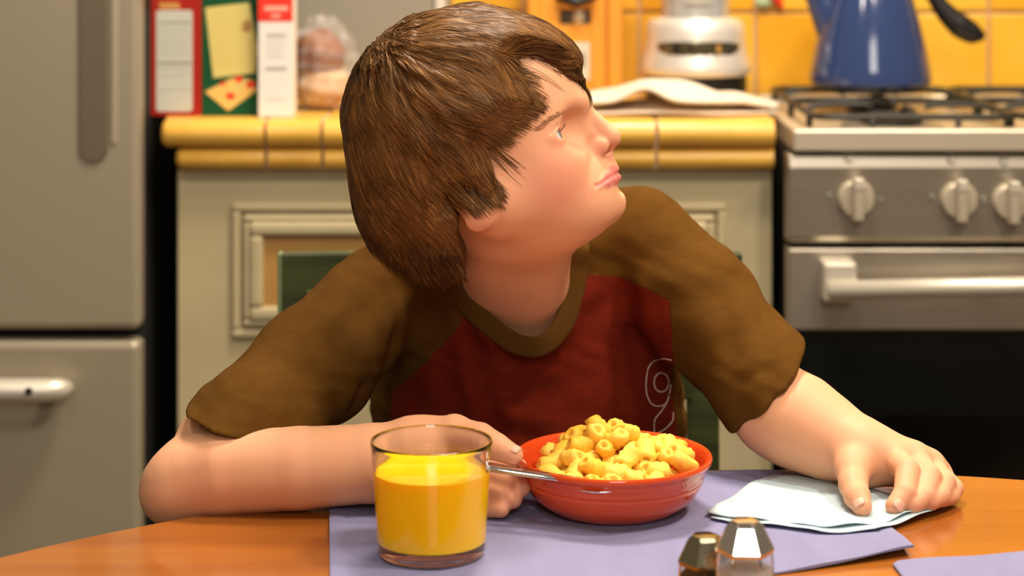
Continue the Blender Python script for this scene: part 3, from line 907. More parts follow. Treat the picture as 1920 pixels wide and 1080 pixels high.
# ------------------------------------------------------------------ shakers
shg = mat('shaker_glass', (.97, .97, .93), .02, trans=1, ior=1.46)
def shaker(px, top_py, Y, cap_m, fill_m, label, rot, cap_h):
    zt = P3(px, top_py, Y)[2]
    x = P3(px, top_py, Y)[0]
    h = zt - TZ_
    t = thing('shaker', (x, Y, TZ_), label, 'shaker')
    n = 6
    ph = rot
    R = lambda z: min(.0252, .0125 + .0310 * ((h - z) / .085) ** .9)
    hc = h - cap_h
    MB().lathe([(.001, .004), (.021, .004), (.0235, 0), (.0248, .001), (R(.006), .006), (R(hc), hc), (R(hc) - .003, hc), (R(.02) - .004, .012), (.001, .010)], (x, Y, TZ_), n, phase=ph).build('glass_body', shg, t, bevel=.0012)
    MB().lathe([(.001, .0105), (R(.02) - .0046, .0125), (R(hc * .80) - .0042, hc * .80), (.001, hc * .80)], (x, Y, TZ_), n, phase=ph).build('contents', fill_m, t)
    MB().lathe([(R(hc) + .0005, hc - .001), (R(hc) + .0015, hc + .003), (R(h * .97) + .0015, h * .955), (R(h) - .001, h), (.001, h + .0005)], (x, Y, TZ_), n, phase=ph).build('cap', cap_m, t, bevel=.0016)
    return t
shaker(1322, 1003, 1.712, mat('dark_glassy_cap', (.42, .40, .27), .12, metal=1), mat('ground_pepper', (.10, .07, .03), .9), 'dark-capped glass pepper shaker, beside the bright chrome-capped shaker', .10, .024)
shaker(1397, 975, 1.668, M['chrome'], mat('salt', (.75, .74, .72), .9), 'faceted salt shaker with a bright chrome cap, in front of the napkin', -.06, .026)
# ================================================================== the boy
# signed distance helpers (numpy); surfaces are extracted on a rectilinear grid
f32 = np.float32
def A(*v): return np.array(v, f32)
def sd_ell(P, c, r, R=None):
    q = P - np.asarray(c, f32)
    if R is not None: q = q @ np.asarray(R, f32).T
    r = np.asarray(r, f32)
    k0 = np.sqrt(((q / r) ** 2).sum(1))
    k1 = np.sqrt(((q / (r * r)) ** 2).sum(1)) + 1e-9
    return k0 * (k0 - 1) / k1
def sd_cap(P, a, b, ra, rb):
    a = np.asarray(a, f32); b = np.asarray(b, f32)
    ba = b - a
    h = np.clip(((P - a) @ ba) / (ba @ ba + 1e-12), 0, 1)
    return np.sqrt(((P - a - h[:, None] * ba) ** 2).sum(1)) - (ra + (rb - ra) * h)
def sd_sph(P, c, r): return np.sqrt(((P - np.asarray(c, f32)) ** 2).sum(1)) - r
def smin(a, b, k):
    h = np.maximum(k - np.abs(a - b), 0) / k
    return np.minimum(a, b) - h * h * k * .25
def smax(a, b, k): return -smin(-a, -b, k)
def chain(P, pts, rs, k=.004):
    d = None
    for i in range(len(pts) - 1):
        e = sd_cap(P, pts[i], pts[i + 1], rs[i], rs[i + 1])
        d = e if d is None else smin(d, e, k)
    return d
def poly_sd(x, z, poly):
    """signed distance to a polygon in the XZ plane, negative inside"""
    poly = np.asarray(poly, f32)
    n = len(poly)
    d = np.full(x.shape, 1e9, f32); s = np.ones(x.shape, f32)
    for i in range(n):
        a, b = poly[i], poly[i - 1]
        ex, ez = b - a
        wx, wz = x - a[0], z - a[1]
        t = np.clip((wx * ex + wz * ez) / (ex * ex + ez * ez + 1e-12), 0, 1)
        d = np.minimum(d, (wx - ex * t) ** 2 + (wz - ez * t) ** 2)
        c1, c2, c3 = z >= a[1], z < b[1], ex * wz > ez * wx
        s = np.where((c1 & c2 & c3) | (~c1 & ~c2 & ~c3), -s, s)
    return s * np.sqrt(d)
def boxed(fn, lo, hi, pad=.06):
    """evaluate fn only near its box; elsewhere a safe positive distance"""
    lo = np.asarray(lo, f32) - pad; hi = np.asarray(hi, f32) + pad
    def g(P):
        out = np.maximum(np.maximum(lo - P, P - hi), 0)
        dd = np.sqrt((out ** 2).sum(1)) + pad * .9
        m = ((P > lo) & (P < hi)).all(1)
        if m.any(): dd[m] = fn(P[m])
        return dd.astype(f32)
    return g
def axis(*segs):
    """segs: (start, end, step) in order"""
    out = []
    for a, b, h in segs:
        n = max(1, int(round((b - a) / h)))
        out.append(a + (b - a) * np.arange(n) / n)
    out.append(np.array([segs[-1][1]]))
    x = np.concatenate(out)
    while (len(x) % 8): x = np.append(x, x[-1] + (x[-1] - x[-2]))
    return x.astype(f32)

def extract(fn, xs, ys, zs):
    """sparse evaluation in blocks of 8 nodes, then surface nets"""
    B = 8
    nx, ny, nz = len(xs), len(ys), len(zs)
    bx_, by2, bz_ = nx // B, ny // B, nz // B
    cxs, cys, czs = [a.reshape(-1, B).mean(1) for a in (xs, ys, zs)]
    hw = [np.concatenate([np.diff(a), [a[-1] - a[-2]]]).reshape(-1, B).sum(1) for a in (xs, ys, zs)]
    G = np.stack(np.meshgrid(cxs, cys, czs, indexing='ij'), -1).reshape(-1, 3)
    H = np.sqrt(sum(np.stack(np.meshgrid(*hw, indexing='ij'), -1).reshape(-1, 3).T[k] ** 2 for k in range(3))) * .5
    dc = np.concatenate([fn(G[i:i + 200000]) for i in range(0, len(G), 200000)])
    near = np.abs(dc) < H * 1.45 + .002
    D = np.empty((bx_, by2, bz_, B, B, B), f32)
    D[...] = np.sign(dc).reshape(bx_, by2, bz_)[..., None, None, None]
    idx = np.argwhere(near.reshape(bx_, by2, bz_))
    X, Y, Z = xs.reshape(-1, B), ys.reshape(-1, B), zs.reshape(-1, B)
    for s in range(0, len(idx), 400):
        I = idx[s:s + 400]
        P = np.empty((len(I), B, B, B, 3), f32)
        P[..., 0] = X[I[:, 0]][:, :, None, None]
        P[..., 1] = Y[I[:, 1]][:, None, :, None]
        P[..., 2] = Z[I[:, 2]][:, None, None, :]
        D[I[:, 0], I[:, 1], I[:, 2]] = fn(P.reshape(-1, 3)).reshape(len(I), B, B, B)
    D = D.transpose(0, 3, 1, 4, 2, 5).reshape(nx, ny, nz)
    S = D < 0
    cs = [S[i:nx - 1 + i, j:ny - 1 + j, k:nz - 1 + k] for i in (0, 1) for j in (0, 1) for k in (0, 1)]
    allin = cs[0].copy(); anyin = cs[0].copy()
    for c in cs[1:]: allin &= c; anyin |= c
    act = anyin & ~allin
    ci = np.argwhere(act)
    vid = np.full(act.shape, -1, np.int32); vid[act] = np.arange(len(ci))
    ax = (xs, ys, zs)
    corner = {}
    for i in (0, 1):
        for j in (0, 1):
            for k in (0, 1):
                q = ci + (i, j, k)
                corner[i, j, k] = (D[q[:, 0], q[:, 1], q[:, 2]], np.stack([xs[q[:, 0]], ys[q[:, 1]], zs[q[:, 2]]], 1))
    acc = np.zeros((len(ci), 3), f32); cnt = np.zeros(len(ci), f32)
    keys = list(corner)
    for a in keys:
        for d in range(3):
            if a[d] == 0:
                b = list(a); b[d] = 1; b = tuple(b)
                da, pa = corner[a]; db, pb = corner[b]
                m = (da < 0) != (db < 0)
                t = np.where(m, da / np.where(m, da - db, 1), 0)
                acc += np.where(m[:, None], pa + t[:, None] * (pb - pa), 0)
                cnt += m
    V = acc / np.maximum(cnt, 1)[:, None]
    Q = []
    for d in range(3):
        sl0 = [slice(1, -1)] * 3; sl1 = [slice(1, -1)] * 3
        sl0[d] = slice(0, -1); sl1[d] = slice(1, None)
        e0, e1 = S[tuple(sl0)], S[tuple(sl1)]
        for flip, msk in ((False, e0 & ~e1), (True, ~e0 & e1)):
            q = np.argwhere(msk)
            o = np.ones(3, int); o[d] = 0
            q = q + o
            u, v = [(1, 2), (2, 0), (0, 1)][d]
            def at(du, dv):
                r = q.copy(); r[:, u] -= du; r[:, v] -= dv
                return vid[r[:, 0], r[:, 1], r[:, 2]]
            quad = np.stack([at(1, 1), at(0, 1), at(0, 0), at(1, 0)], 1)
            if flip: quad = quad[:, ::-1]
            Q.append(quad)
    Q = np.concatenate(Q)
    Q = Q[(Q >= 0).all(1)]
    return V, Q

# ------------------------------------------------------------------ head
HY = 2.10
ca, sa = math.cos(math.radians(32)), math.sin(math.radians(32))
RH = np.array([[ca, 0, sa], [0, -1, 0], [-sa, 0, ca]])      # rows: forward, side (towards camera), up
def mir(p): return np.array([p[0], 2 * HY - p[1], p[2]])
def H(px, py, w=0.0):
    """point of the head seen at that pixel, w metres out of the mid plane towards the camera"""
    return P3(px, py, HY - w)

FM = (lambda p: p, mir)
def head_base(P):
    d = sd_ell(P, H(900, 245), (.113, .078, .105), RH)
    d = smin(d, sd_ell(P, H(985, 310), (.060, .066, .092), RH), .030)
    for f in FM:
        d = smin(d, sd_sph(P, f(H(1026, 330, .036)), .0385), .022)                    # cheek
        d = smin(d, sd_cap(P, f(H(940, 385, .052)), f(H(1106, 386, .020)), .034, .023), .028)   # jaw
        d = smin(d, sd_cap(P, f(H(1020, 222, .040)), f(H(1082, 190, .012)), .0105, .0095), .020)  # brow
    d = smin(d, sd_ell(P, H(1042, 406), (.062, .050, .031), RH), .030)                # under the chin
    d = smin(d, sd_ell(P, H(1100, 332), (.026, .030, .032), RH), .016)                # muzzle
    d = smin(d, sd_ell(P, H(1140, 382), (.0182, .022, .0178), RH), .011)              # chin
    d = smax(d, -sd_cap(P, H(1169, 351, .010), mir(H(1169, 351, .010)), .0035, .0035), .009)
    for f in FM:
        d = smax(d, -sd_sph(P, f(H(1086, 240, .040)), .0185), .016)                   # socket
    # nose
    n = sd_cap(P, H(1084, 197), H(1144, 256), .0082, .0104)
    n = smin(n, sd_cap(P, H(1144, 258), H(1124, 287), .0092, .0068), .007)
    for f in FM:
        n = smin(n, sd_cap(P, f(H(1085, 225, .007)), f(H(1114, 268, .009)), .0072, .0070), .010)
        n = smin(n, sd_ell(P, f(H(1122, 277, .0125)), (.0115, .0062, .0092), RH), .0035)
    d = smin(d, n, .0060)
    d = smin(d, sd_cap(P, H(1138, 290), H(1147, 312), .0062, .0058), .008)            # philtrum
    return d
def on_head(px, py, deep=0.0, fn=None):
    """where the line of sight through that pixel meets the near side of the face"""
    Ys = np.linspace(1.99, 2.16, 700)
    P = np.stack([P3(px, py, y) for y in Ys]).astype(f32)
    d = (fn or head_base)(P)
    i = int(np.argmax(d < 0)) if (d < 0).any() else int(np.argmin(d))
    return P3(px, py, Ys[i] + deep)
LIPU = [on_head(1120, 349, .0034), on_head(1134, 335, .0030), on_head(1146, 323, .0044), H(1150, 318.5)]
LIPL = [on_head(1120, 352, .0036), on_head(1134, 344, .0036), on_head(1147, 336, .0052), H(1152, 331)]
LR = ([.0016, .0030, .0042, .0046], [.0020, .0040, .0056, .0063])
EYE = on_head(1049, 252, 0) - RH[0] * .0105 + np.array((0, .0045, 0))
def lips(P):
    L1 = L2 = None
    for f in FM:
        a = chain(P, [f(q) for q in LIPU], LR[0], .004)
        b = chain(P, [f(q) for q in LIPL], LR[1], .004)
        L1 = a if L1 is None else smin(L1, a, .003)
        L2 = b if L2 is None else smin(L2, b, .003)
    return L1, L2
def with_lips(P):
    L1, L2 = lips(P)
    d = head_base(P)
    return smin(smin(d, L1, .0045), L2, .0045)
CREASE = [on_head(1118, 348, .0002, with_lips), on_head(1128, 343.5, 0, with_lips), on_head(1137, 337, 0, with_lips), on_head(1146, 331, .0002, with_lips), on_head(1153, 327, .0006, with_lips), H(1161, 324, .004), H(1163, 323.5)]
ALA = [on_head(1112, 258), on_head(1105, 275), on_head(1112, 295)]
FOLD = [on_head(1107, 303), on_head(1105, 328), on_head(1104, 352), on_head(1110, 372)]
def head_sd(P):
    d = head_base(P)
    for s, f in enumerate(FM):
        e = f(EYE)
        d = smin(d, sd_sph(P, e, .0136), .005)
        c = e + RH[0] * .0105 - RH[2] * .0002
        d = smax(d, -sd_ell(P, c + RH[0] * .002, (.0090, .0125, .0052), RH), .0012)
        # fold of the upper lid
        cr = chain(P, [f(EYE + RH[0] * .0040 + RH[1] * .0115 + RH[2] * .0060), f(EYE + RH[0] * .0118 + RH[1] * .004 + RH[2] * .0085), f(EYE + RH[0] * .0125 - RH[1] * .006 + RH[2] * .0080)], [.0008] * 3, .001)
        d = d + .0009 * np.exp(-(np.maximum(cr, 0) / .0016) ** 2)
        d = smax(d, -sd_ell(P, f(H(1139, 281, .0066)), (.0060, .0030, .0034), RH), .0016)   # nostril
        al = chain(P, [f(q) for q in ALA], [.0006] * 3, .001)
        d = d + .0013 * np.exp(-(np.maximum(al, 0) / .0026) ** 2)
    L1, L2 = lips(P)
    d = smin(d, L1, .0045); d = smin(d, L2, .0045)
    for f in FM:
        cr = chain(P, [f(q) for q in CREASE], [.0008] * 7, .001)
        d = d + .0021 * np.exp(-(np.maximum(cr, 0) / .0013) ** 2)
        fold = chain(P, [f(q) for q in FOLD], [.001] * 4, .001)
        d = d + .0006 * np.exp(-(np.maximum(fold, 0) / .0045) ** 2)
    for f in FM:                                                                     # ears
        e = sd_ell(P, f(H(880, 366, .081)), (.019, .0075, .031), RH)
        e = smax(e, -sd_ell(P, f(H(884, 358, .092)), (.010, .007, .018), RH), .004)
        e = smin(e, sd_ell(P, f(H(902, 409, .083)), (.0165, .0070, .0125), RH), .006)
        d = smin(d, e, .005)
    return d

# ------------------------------------------------------------------ torso, arms, hands
SHR, SHL = P3(715, 560, 2.28), P3(1205, 458, 2.28)         # shoulder joints (picture left, picture right)
ELR, ELL = P3(343, 903, 2.005), P3(1455, 770, 2.12)
WRR, WRL = P3(785, 858, 1.985), P3(1622, 850, 2.045)
def torso_sd(P, grow=0.0):
    d = sd_ell(P, P3(1003, 660, 2.32), (.150 + grow, .108 + grow, .190 + grow))
    d = smin(d, sd_ell(P, P3(1012, 860, 2.33), (.156 + grow, .122 + grow, .175 + grow)), .05)
    d = smin(d, sd_ell(P, P3(990, 790, 2.41), (.178 + grow, .062 + grow, .19 + grow)), .03)
    d = smin(d, sd_cap(P, P3(745, 560, 2.285), P3(975, 520, 2.27), .052 + grow, .050 + grow), .05)
    d = smin(d, sd_cap(P, P3(1180, 470, 2.285), P3(975, 500, 2.27), .050 + grow, .050 + grow), .05)
    return d
def neck_sd(P):
    d = sd_cap(P, P3(940, 400, 2.125), P3(968, 570, 2.285), .056, .056)
    d = smin(d, sd_cap(P, P3(1028, 455, 2.135), P3(1012, 640, 2.262), .022, .016), .04)
    return d
def hand_chain(P, spec, k=.004):
    d = None
    for pts, rs in spec:
        e = chain(P, [P3(*p) for p in pts], rs, .002)
        d = e if d is None else smin(d, e, k)
    return d
# hand lying on the napkin (picture right)
palmL = [([(1622, 848, 2.045), (1678, 864, 2.028)], [.0265, .0165]),
         ([(1622, 848, 2.045), (1712, 864, 2.034)], [.0265, .0165]),
         ([(1625, 850, 2.050), (1742, 877, 2.042)], [.0250, .0160]),
         ([(1628, 854, 2.055), (1760, 892, 2.050)], [.0230, .0140]),
         ([(1612, 860, 2.035), (1600, 878, 2.012)], [.0230, .0170])]
fingL = [([(1676, 862, 2.026), (1702, 882, 1.992), (1697, 924, 1.966), (1678, 949, 1.955)], [.0140, .0122, .0110, .0092]),
         ([(1713, 862, 2.032), (1742, 894, 1.996), (1733, 930, 1.973), (1713, 946, 1.962)], [.0142, .0124, .0110, .0092]),
         ([(1745, 876, 2.040), (1771, 904, 2.006), (1761, 930, 1.984), (1744, 941, 1.972)], [.0130, .0114, .0102, .0088]),
         ([(1765, 892, 2.048), (1788, 915, 2.018), (1782, 930, 2.000), (1768, 936, 1.987)], [.0110, .0098, .0088, .0077]),
         ([(1600, 874, 2.014), (1600, 909, 1.986), (1607, 931, 1.966), (1616, 950, 1.953)], [.0172, .0138, .0124, .0098])]
# hand holding the bowl (picture left)
palmR = [([(785, 858, 1.985), (862, 832, 1.995)], [.0330, .0215]),
         ([(785, 860, 1.985), (868, 862, 1.998)], [.0310, .0215]),
         ([(785, 865, 1.985), (866, 893, 1.990)], [.0290, .0190]),
         ([(785, 868, 1.985), (855, 918, 1.980)], [.0260, .0160]),
         ([(790, 845, 1.980), (852, 812, 1.972)], [.0300, .0180])]
fingR = [([(868, 838, 1.998), (918, 866, 2.000), (950, 874, 1.994), (972, 876, 1.985)], [.0140, .0120, .0105, .0090]),
         ([(868, 866, 1.996), (918, 898, 1.984), (950, 910, 1.970), (977, 913, 1.957)], [.0145, .0128, .0115, .0095]),
         ([(864, 892, 1.988), (905, 924, 1.972), (936, 933, 1.960), (962, 936, 1.950)], [.0135, .0120, .0106, .0090]),
         ([(852, 914, 1.978), (888, 943, 1.962), (916, 953, 1.954), (940, 955, 1.946)], [.0120, .0100, .0090, .0080]),
         ([(852, 815, 1.970), (900, 822, 1.955), (932, 838, 1.945), (962, 853, 1.937)], [.0175, .0150, .0128, .0098])]
nails = []
def handL_sd(P):
    d = hand_chain(P, palmL, .016)
    for pts, rs in fingL[:4]:
        e = chain(P, [P3(*p) for p in pts], rs, .0014)
        d = smin(d, e, .0026)
    d = smin(d, chain(P, [P3(*p) for p in fingL[4][0]], fingL[4][1], .004), .008)
    # knuckles and the grooves between the finger roots
    for (p, r) in (((1678, 855, 2.024), .0105), ((1714, 853, 2.030), .0105), ((1745, 867, 2.037), .0095)):
        d = smin(d, sd_sph(P, P3(*p), r), .012)
    return d
def handR_sd(P):
    d = hand_chain(P, palmR, .018)
    for pts, rs in fingR:
        e = chain(P, [P3(*p) for p in pts], rs, .0014)
        d = smin(d, e, .0045)
    return d
def armR_sd(P):
    d = chain(P, [SHR, P3(414, 836, 2.06), P3(345, 905, 2.008)], [.052, .0455, .032], .006)
    d = smin(d, sd_cap(P, P3(362, 896, 2.010), P3(321, 927, 2.006), .0350, .0298), .02)
    d = smin(d, chain(P, [ELR, P3(420, 886, 2.000), P3(560, 878, 1.990), P3(700, 868, 1.985), WRR], [.0320, .0415, .0395, .0375, .0335], .004), .02)
    return d
def armL_sd(P):
    d = sd_cap(P, SHL, ELL, .048, .042)
    d = smin(d, chain(P, [ELL, P3(1500, 792, 2.10), P3(1560, 825, 2.075), WRL], [.043, .0445, .0365, .0275], .02), .02)
    fold = chain(P, [P3(1468, 735, 2.06), P3(1462, 770, 2.05), P3(1470, 800, 2.05)], [.001, .001, .001], .001)
    return d + .0018 * np.exp(-(np.maximum(fold, 0) / .004) ** 2)

gh = boxed(head_sd, H(780, 520, .10), mir(H(1180, 60, .10)), .05)
gt = boxed(lambda P: torso_sd(P, -.005), (-.24, 2.14, .60), (.26, 2.50, 1.06), .06)
gn = boxed(neck_sd, (-.08, 2.0, .85), (.12, 2.34, 1.10), .06)
gr = boxed(armR_sd, (-.40, 1.93, .72), (-.04, 2.36, 1.02), .05)
gl_ = boxed(armL_sd, (.05, 1.98, .72), (.42, 2.36, 1.06), .05)
ghr = boxed(handR_sd, (-.13, 1.90, .73), (.03, 2.06, .84), .03)
ghl = boxed(handL_sd, (.31, 1.93, .73), (.48, 2.11, .84), .03)
def body_sd(P):
    d = smin(gt(P), gn(P), .03)
    d = smin(d, gh(P), .028)
    d = smin(d, gr(P), .03)
    d = smin(d, gl_(P), .03)
    d = smin(d, ghr(P), .014)
    d = smin(d, ghl(P), .014)
    return np.maximum(d, .66 - P[:, 2])

skin = mat('boy_skin', (.74, .40, .275), .52, sss=.30, spec=.30, bump=((260, 260, 260), .08, .0008))
nt = skin.node_tree
b = nt.nodes['Principled BSDF']
at = nt.nodes.new('ShaderNodeAttribute'); at.attribute_name = 'tint'
nt.links.new(at.outputs['Color'], b.inputs['Base Color'])

xs = axis((-.46, -.16, .0024), (-.16, .04, .0019), (.04, .13, .0013), (.13, .31, .0024), (.31, .50, .0016))
ys = axis((1.88, 2.08, .0016), (2.08, 2.16, .0019), (2.16, 2.52, .0030))
zs = axis((.65, .73, .003), (.73, .83, .0016), (.83, .985, .0024), (.985, 1.14, .0013), (1.14, 1.30, .0022))
V, Q = extract(body_sd, xs, ys, zs)
# legs and hips live in the trousers
boy = mesh_big('person', V, Q, skin, None)
tag(boy, 'boy in brown and maroon shirt sitting at the table, looking up, holding the orange-red bowl', 'person')

# skin tint: lips, cheeks, nose tip, finger ends
base = np.array((.75, .375, .205))
def blend(Cc, w, col): return Cc * (1 - w[:, None]) + w[:, None] * np.array(col)
Cc = np.tile(base, (len(V), 1))
hm = V[:, 2] > .95
w = np.zeros(len(V))
for c, r, s_ in ((H(1040, 345, .07), .042, .55), (mir(H(1040, 345, .07)), .042, .55), (H(1125, 278, .012), .016, .45), (mir(H(1125, 278, .012)), .016, .45), (H(900, 405, .08), .022, .5)):
    w = np.maximum(w, s_ * np.exp(-((V - c) ** 2).sum(1) / (r * r)))
Cc = blend(Cc, w, (.74, .25, .17))
L1, L2 = lips(V.astype(f32))
w = np.where(hm, np.clip(1 - (np.minimum(L1, L2) - .0006) / .0018, 0, 1), 0) * .95
Cc = blend(Cc, w, (.64, .17, .15))
for spec in (fingL, fingR):
    for pts, rs in spec:
        tip = P3(*pts[-1]); pip = P3(*pts[1])
        Cc = blend(Cc, .35 * np.exp(-((V - tip) ** 2).sum(1) / .011 ** 2), (.76, .30, .22))
        Cc = blend(Cc, .25 * np.exp(-((V - pip) ** 2).sum(1) / .012 ** 2), (.76, .32, .23))
ca_ = boy.data.color_attributes.new('tint', 'FLOAT_COLOR', 'POINT')
ca_.data.foreach_set('color', np.concatenate([Cc, np.ones((len(V), 1))], 1).astype(f32).ravel())

# finger nails
nailm = mat('finger_nail', (.75, .40, .28), .5)
def nail(p_prev, p_tip, r, up):
    a, t = P3(*p_prev), P3(*p_tip)
    ax = (t - a) / np.linalg.norm(t - a)
    up = np.array(up, float); up -= ax * (up @ ax); up /= np.linalg.norm(up)
    sd = np.cross(ax, up)
    V2, F2 = [], []
    for i in range(7):
        for j in range(7):
            u, v = i / 6 * 2 - 1, j / 6 * 2 - 1
            q = .5 * (abs(u) ** 4) * .3
            an = v * (.72 - .25 * abs(u) ** 3)
            V2.append(t + ax * (u * r * .52 + r * .12) + (r * .992) * (math.cos(an) * up + math.sin(an) * sd) - up * r * .10 * max(0, u) ** 2)
    for i in range(6):
        for j in range(6):
            k = i * 7 + j
            F2.append((k, k + 1, k + 8, k + 7))
    o = mesh_obj('finger_nail', V2, F2, nailm, boy, smooth=True)
    so = o.modifiers.new('solid', 'SOLIDIFY'); so.thickness = .0005; so.offset = 0
nail(fingL[4][0][2], fingL[4][0][3], .0100, (-.45, -.75, .55))
nail(fingL[0][0][2], fingL[0][0][3], .0094, (-.1, -1, -.05))
nail(fingR[4][0][2], fingR[4][0][3], .0098, (.1, -.35, 1))

# eyes
eyew = mat('eye_white', (.60, .56, .52), .12, coat=.6)
for s in (0, 1):
    e = EYE if s == 0 else mir(EYE)
    gaze = np.array((ca, -.02, sa)); gaze /= np.linalg.norm(gaze)
    n1 = np.cross(gaze, (0, 1, 0)); n1 /= np.linalg.norm(n1); n2 = np.cross(gaze, n1)
    def cap_(r, a0, a1, nm, m, parent):
        V2, F2 = [], []
        N, K = 28, 14
        for i in range(K + 1):
            a = a0 + (a1 - a0) * i / K
            for j in range(N):
                p = 2 * PI * j / N
                V2.append(e + r * (math.cos(a) * gaze + math.sin(a) * (math.cos(p) * n1 + math.sin(p) * n2)))
        for i in range(K):
            for j in range(N):
                F2.append((i * N + j, i * N + (j + 1) % N, (i + 1) * N + (j + 1) % N, (i + 1) * N + j)[::-1])
        return mesh_obj(nm, V2, F2, m, parent, smooth=True)
    ey = cap_(.0120, 0.001, PI - .001, 'eye', eyew, boy)
    cap_(.01215, .18, .50, 'iris', mat('blue_grey_iris', (.10, .16, .19), .15, coat=.8), ey)
    cap_(.01218, 0.001, .20, 'pupil', M['black'], ey)
    # lashes
    lm = MB()
    lid = [on_head(1030, 267), on_head(1042, 256), on_head(1053, 243), on_head(1060, 231)]
    lid = [(q if s == 0 else mir(q)) + RH[0] * .0004 for q in lid]
    lm.tube(spline(lid, 4), [.0002, .0003, .0004, .0004, .0004, .0005, .0005, .0005, .0005, .0005, .0005, .0004, .0002], 6)
    lm.build('eyelashes', mat('dark_lash', (.09, .035, .016), .6), boy, smooth=True)

# ------------------------------------------------------------------ shirt
CUFR = (P3(370, 762, 2.06), P3(655, 846, 2.06))
CUFL = (P3(1497, 655, 2.14), P3(1378, 792, 2.14))
creases = [  # picture points at a depth, amplitude (m), width (m)
    ([(598, 575, 2.16), (640, 650, 2.15), (668, 730, 2.13), (676, 800, 2.12)], .0070, .011),
    ([(718, 570, 2.19), (724, 620, 2.19), (727, 690, 2.18), (724, 760, 2.17)], .007, .009),
    ([(455, 690, 2.10), (520, 740, 2.08), (600, 770, 2.07)], .003, .012),
    ([(865, 600, 2.20), (890, 680, 2.19), (905, 740, 2.19), (925, 830, 2.19)], .0095, .011),
    ([(900, 690, 2.19), (960, 740, 2.18), (1030, 745, 2.18), (1110, 700, 2.19)], .0085, .013),
    ([(920, 640, 2.20), (985, 690, 2.18), (1060, 680, 2.18), (1110, 600, 2.20)], .0070, .011),
    ([(1160, 480, 2.22), (1168, 560, 2.20), (1150, 680, 2.19), (1130, 780, 2.19)], .0080, .013),
    ([(1252, 470, 2.23), (1266, 560, 2.22), (1278, 660, 2.20), (1290, 760, 2.20)], .010, .011),
    ([(1290, 470, 2.22), (1310, 520, 2.21), (1318, 600, 2.2)], .005, .012),
    ([(1370, 740, 2.11), (1410, 710, 2.09), (1460, 690, 2.09)], .0030, .008),
]
creases = [([P3(*p) for p in pts], a, w_) for pts, a, w_ in creases]
COLLAR = [(845, 497, 2.262), (853, 530, 2.245), (878, 572, 2.222), (921, 612, 2.203), (966, 643, 2.190), (1003, 650, 2.187), (1030, 638, 2.190), (1056, 606, 2.202), (1072, 560, 2.222), (1083, 505, 2.242), (1085, 455, 2.262)]
def wave(P):
    x, y, z = P[:, 0], P[:, 1], P[:, 2]
    return .0014 * np.sin(x * 43 + 9 * np.sin(z * 17) + y * 31) + .0010 * np.sin(z * 37 + x * 29 + 7 * np.sin(x * 21 + 1) - y * 22) + .0004 * np.sin(x * 120 + z * 95 + 4 * np.sin(z * 60))
def shirt_outer(P):
    d = torso_sd(P, .010)
    d = smin(d, sd_cap(P, P3(1100, 445, 2.27), P3(1010, 520, 2.29), .034, .05), .05)
    d = smin(d, sd_cap(P, P3(800, 510, 2.27), P3(900, 500, 2.29), .045, .05), .05)
    # sleeves reach past the cuffs and are trimmed there
    r = chain(P, [P3(718, 558, 2.27), P3(585, 690, 2.16), P3(462, 815, 2.055), P3(380, 900, 2.0)], [.060, .0605, .0610, .060], .02)
    l = chain(P, [P3(1203, 455, 2.27), P3(1310, 572, 2.22), P3(1437, 722, 2.14), P3(1520, 830, 2.08)], [.060, .0625, .057, .052], .02)
    def trim(d0, c, px0, px1, apex):
        a, b2 = c
        nrm = np.cross(b2 - a, np.array((0, 1.0, 0)) + .0 * a); nrm /= np.linalg.norm(nrm)
        if (np.array(apex) - a) @ nrm > 0: nrm = -nrm
        return smax(d0, ((P - a.astype(f32)) @ nrm.astype(f32)), .006)
    r = trim(r, CUFR, 0, 0, SHR); l = trim(l, CUFL, 0, 0, SHL)
    d = smin(d, r, .012); d = smin(d, l, .018)
    d = smin(d, chain(P, [P3(*q) for q in COLLAR], [.009] * len(COLLAR), .01), .030)
    for pts, a, w_ in creases:
        c, wt, m_ = None, None, len(pts) - 1
        for i in range(m_):
            A0 = np.asarray(pts[i], f32); ba = np.asarray(pts[i + 1], f32) - A0
            hh = np.clip(((P - A0) @ ba) / (ba @ ba), 0, 1)
            e = np.sqrt(((P - A0 - hh[:, None] * ba) ** 2).sum(1))
            g_ = np.sin(PI * np.clip((i + hh) / m_ * .92 + .02, 0, 1))
            if c is None: c, wt = e, g_
            else:
                wt = np.where(e < c, g_, wt); c = np.minimum(c, e)
        a = a * wt
        d = d + a * np.exp(-(c / w_) ** 2) - .35 * a * np.exp(-((c - 2.0 * w_) / w_) ** 2)
    return d + wave(P)
NECK = [(845, 470), (853, 528), (878, 572), (921, 612), (966, 643), (1003, 649), (1030, 638), (1056, 606), (1072, 560), (1083, 500), (1086, 440)]
neck_poly = [tuple(P3(a, b2, 2.205)[[0, 2]]) for a, b2 in NECK] + [tuple(P3(1070, 330, 2.205)[[0, 2]]), tuple(P3(860, 330, 2.205)[[0, 2]])]
cuff_n = []
for c_ in (CUFR, CUFL):
    nv = np.cross(c_[1] - c_[0], np.array((0, 1.0, 0))); cuff_n.append((nv / np.linalg.norm(nv)).astype(f32))
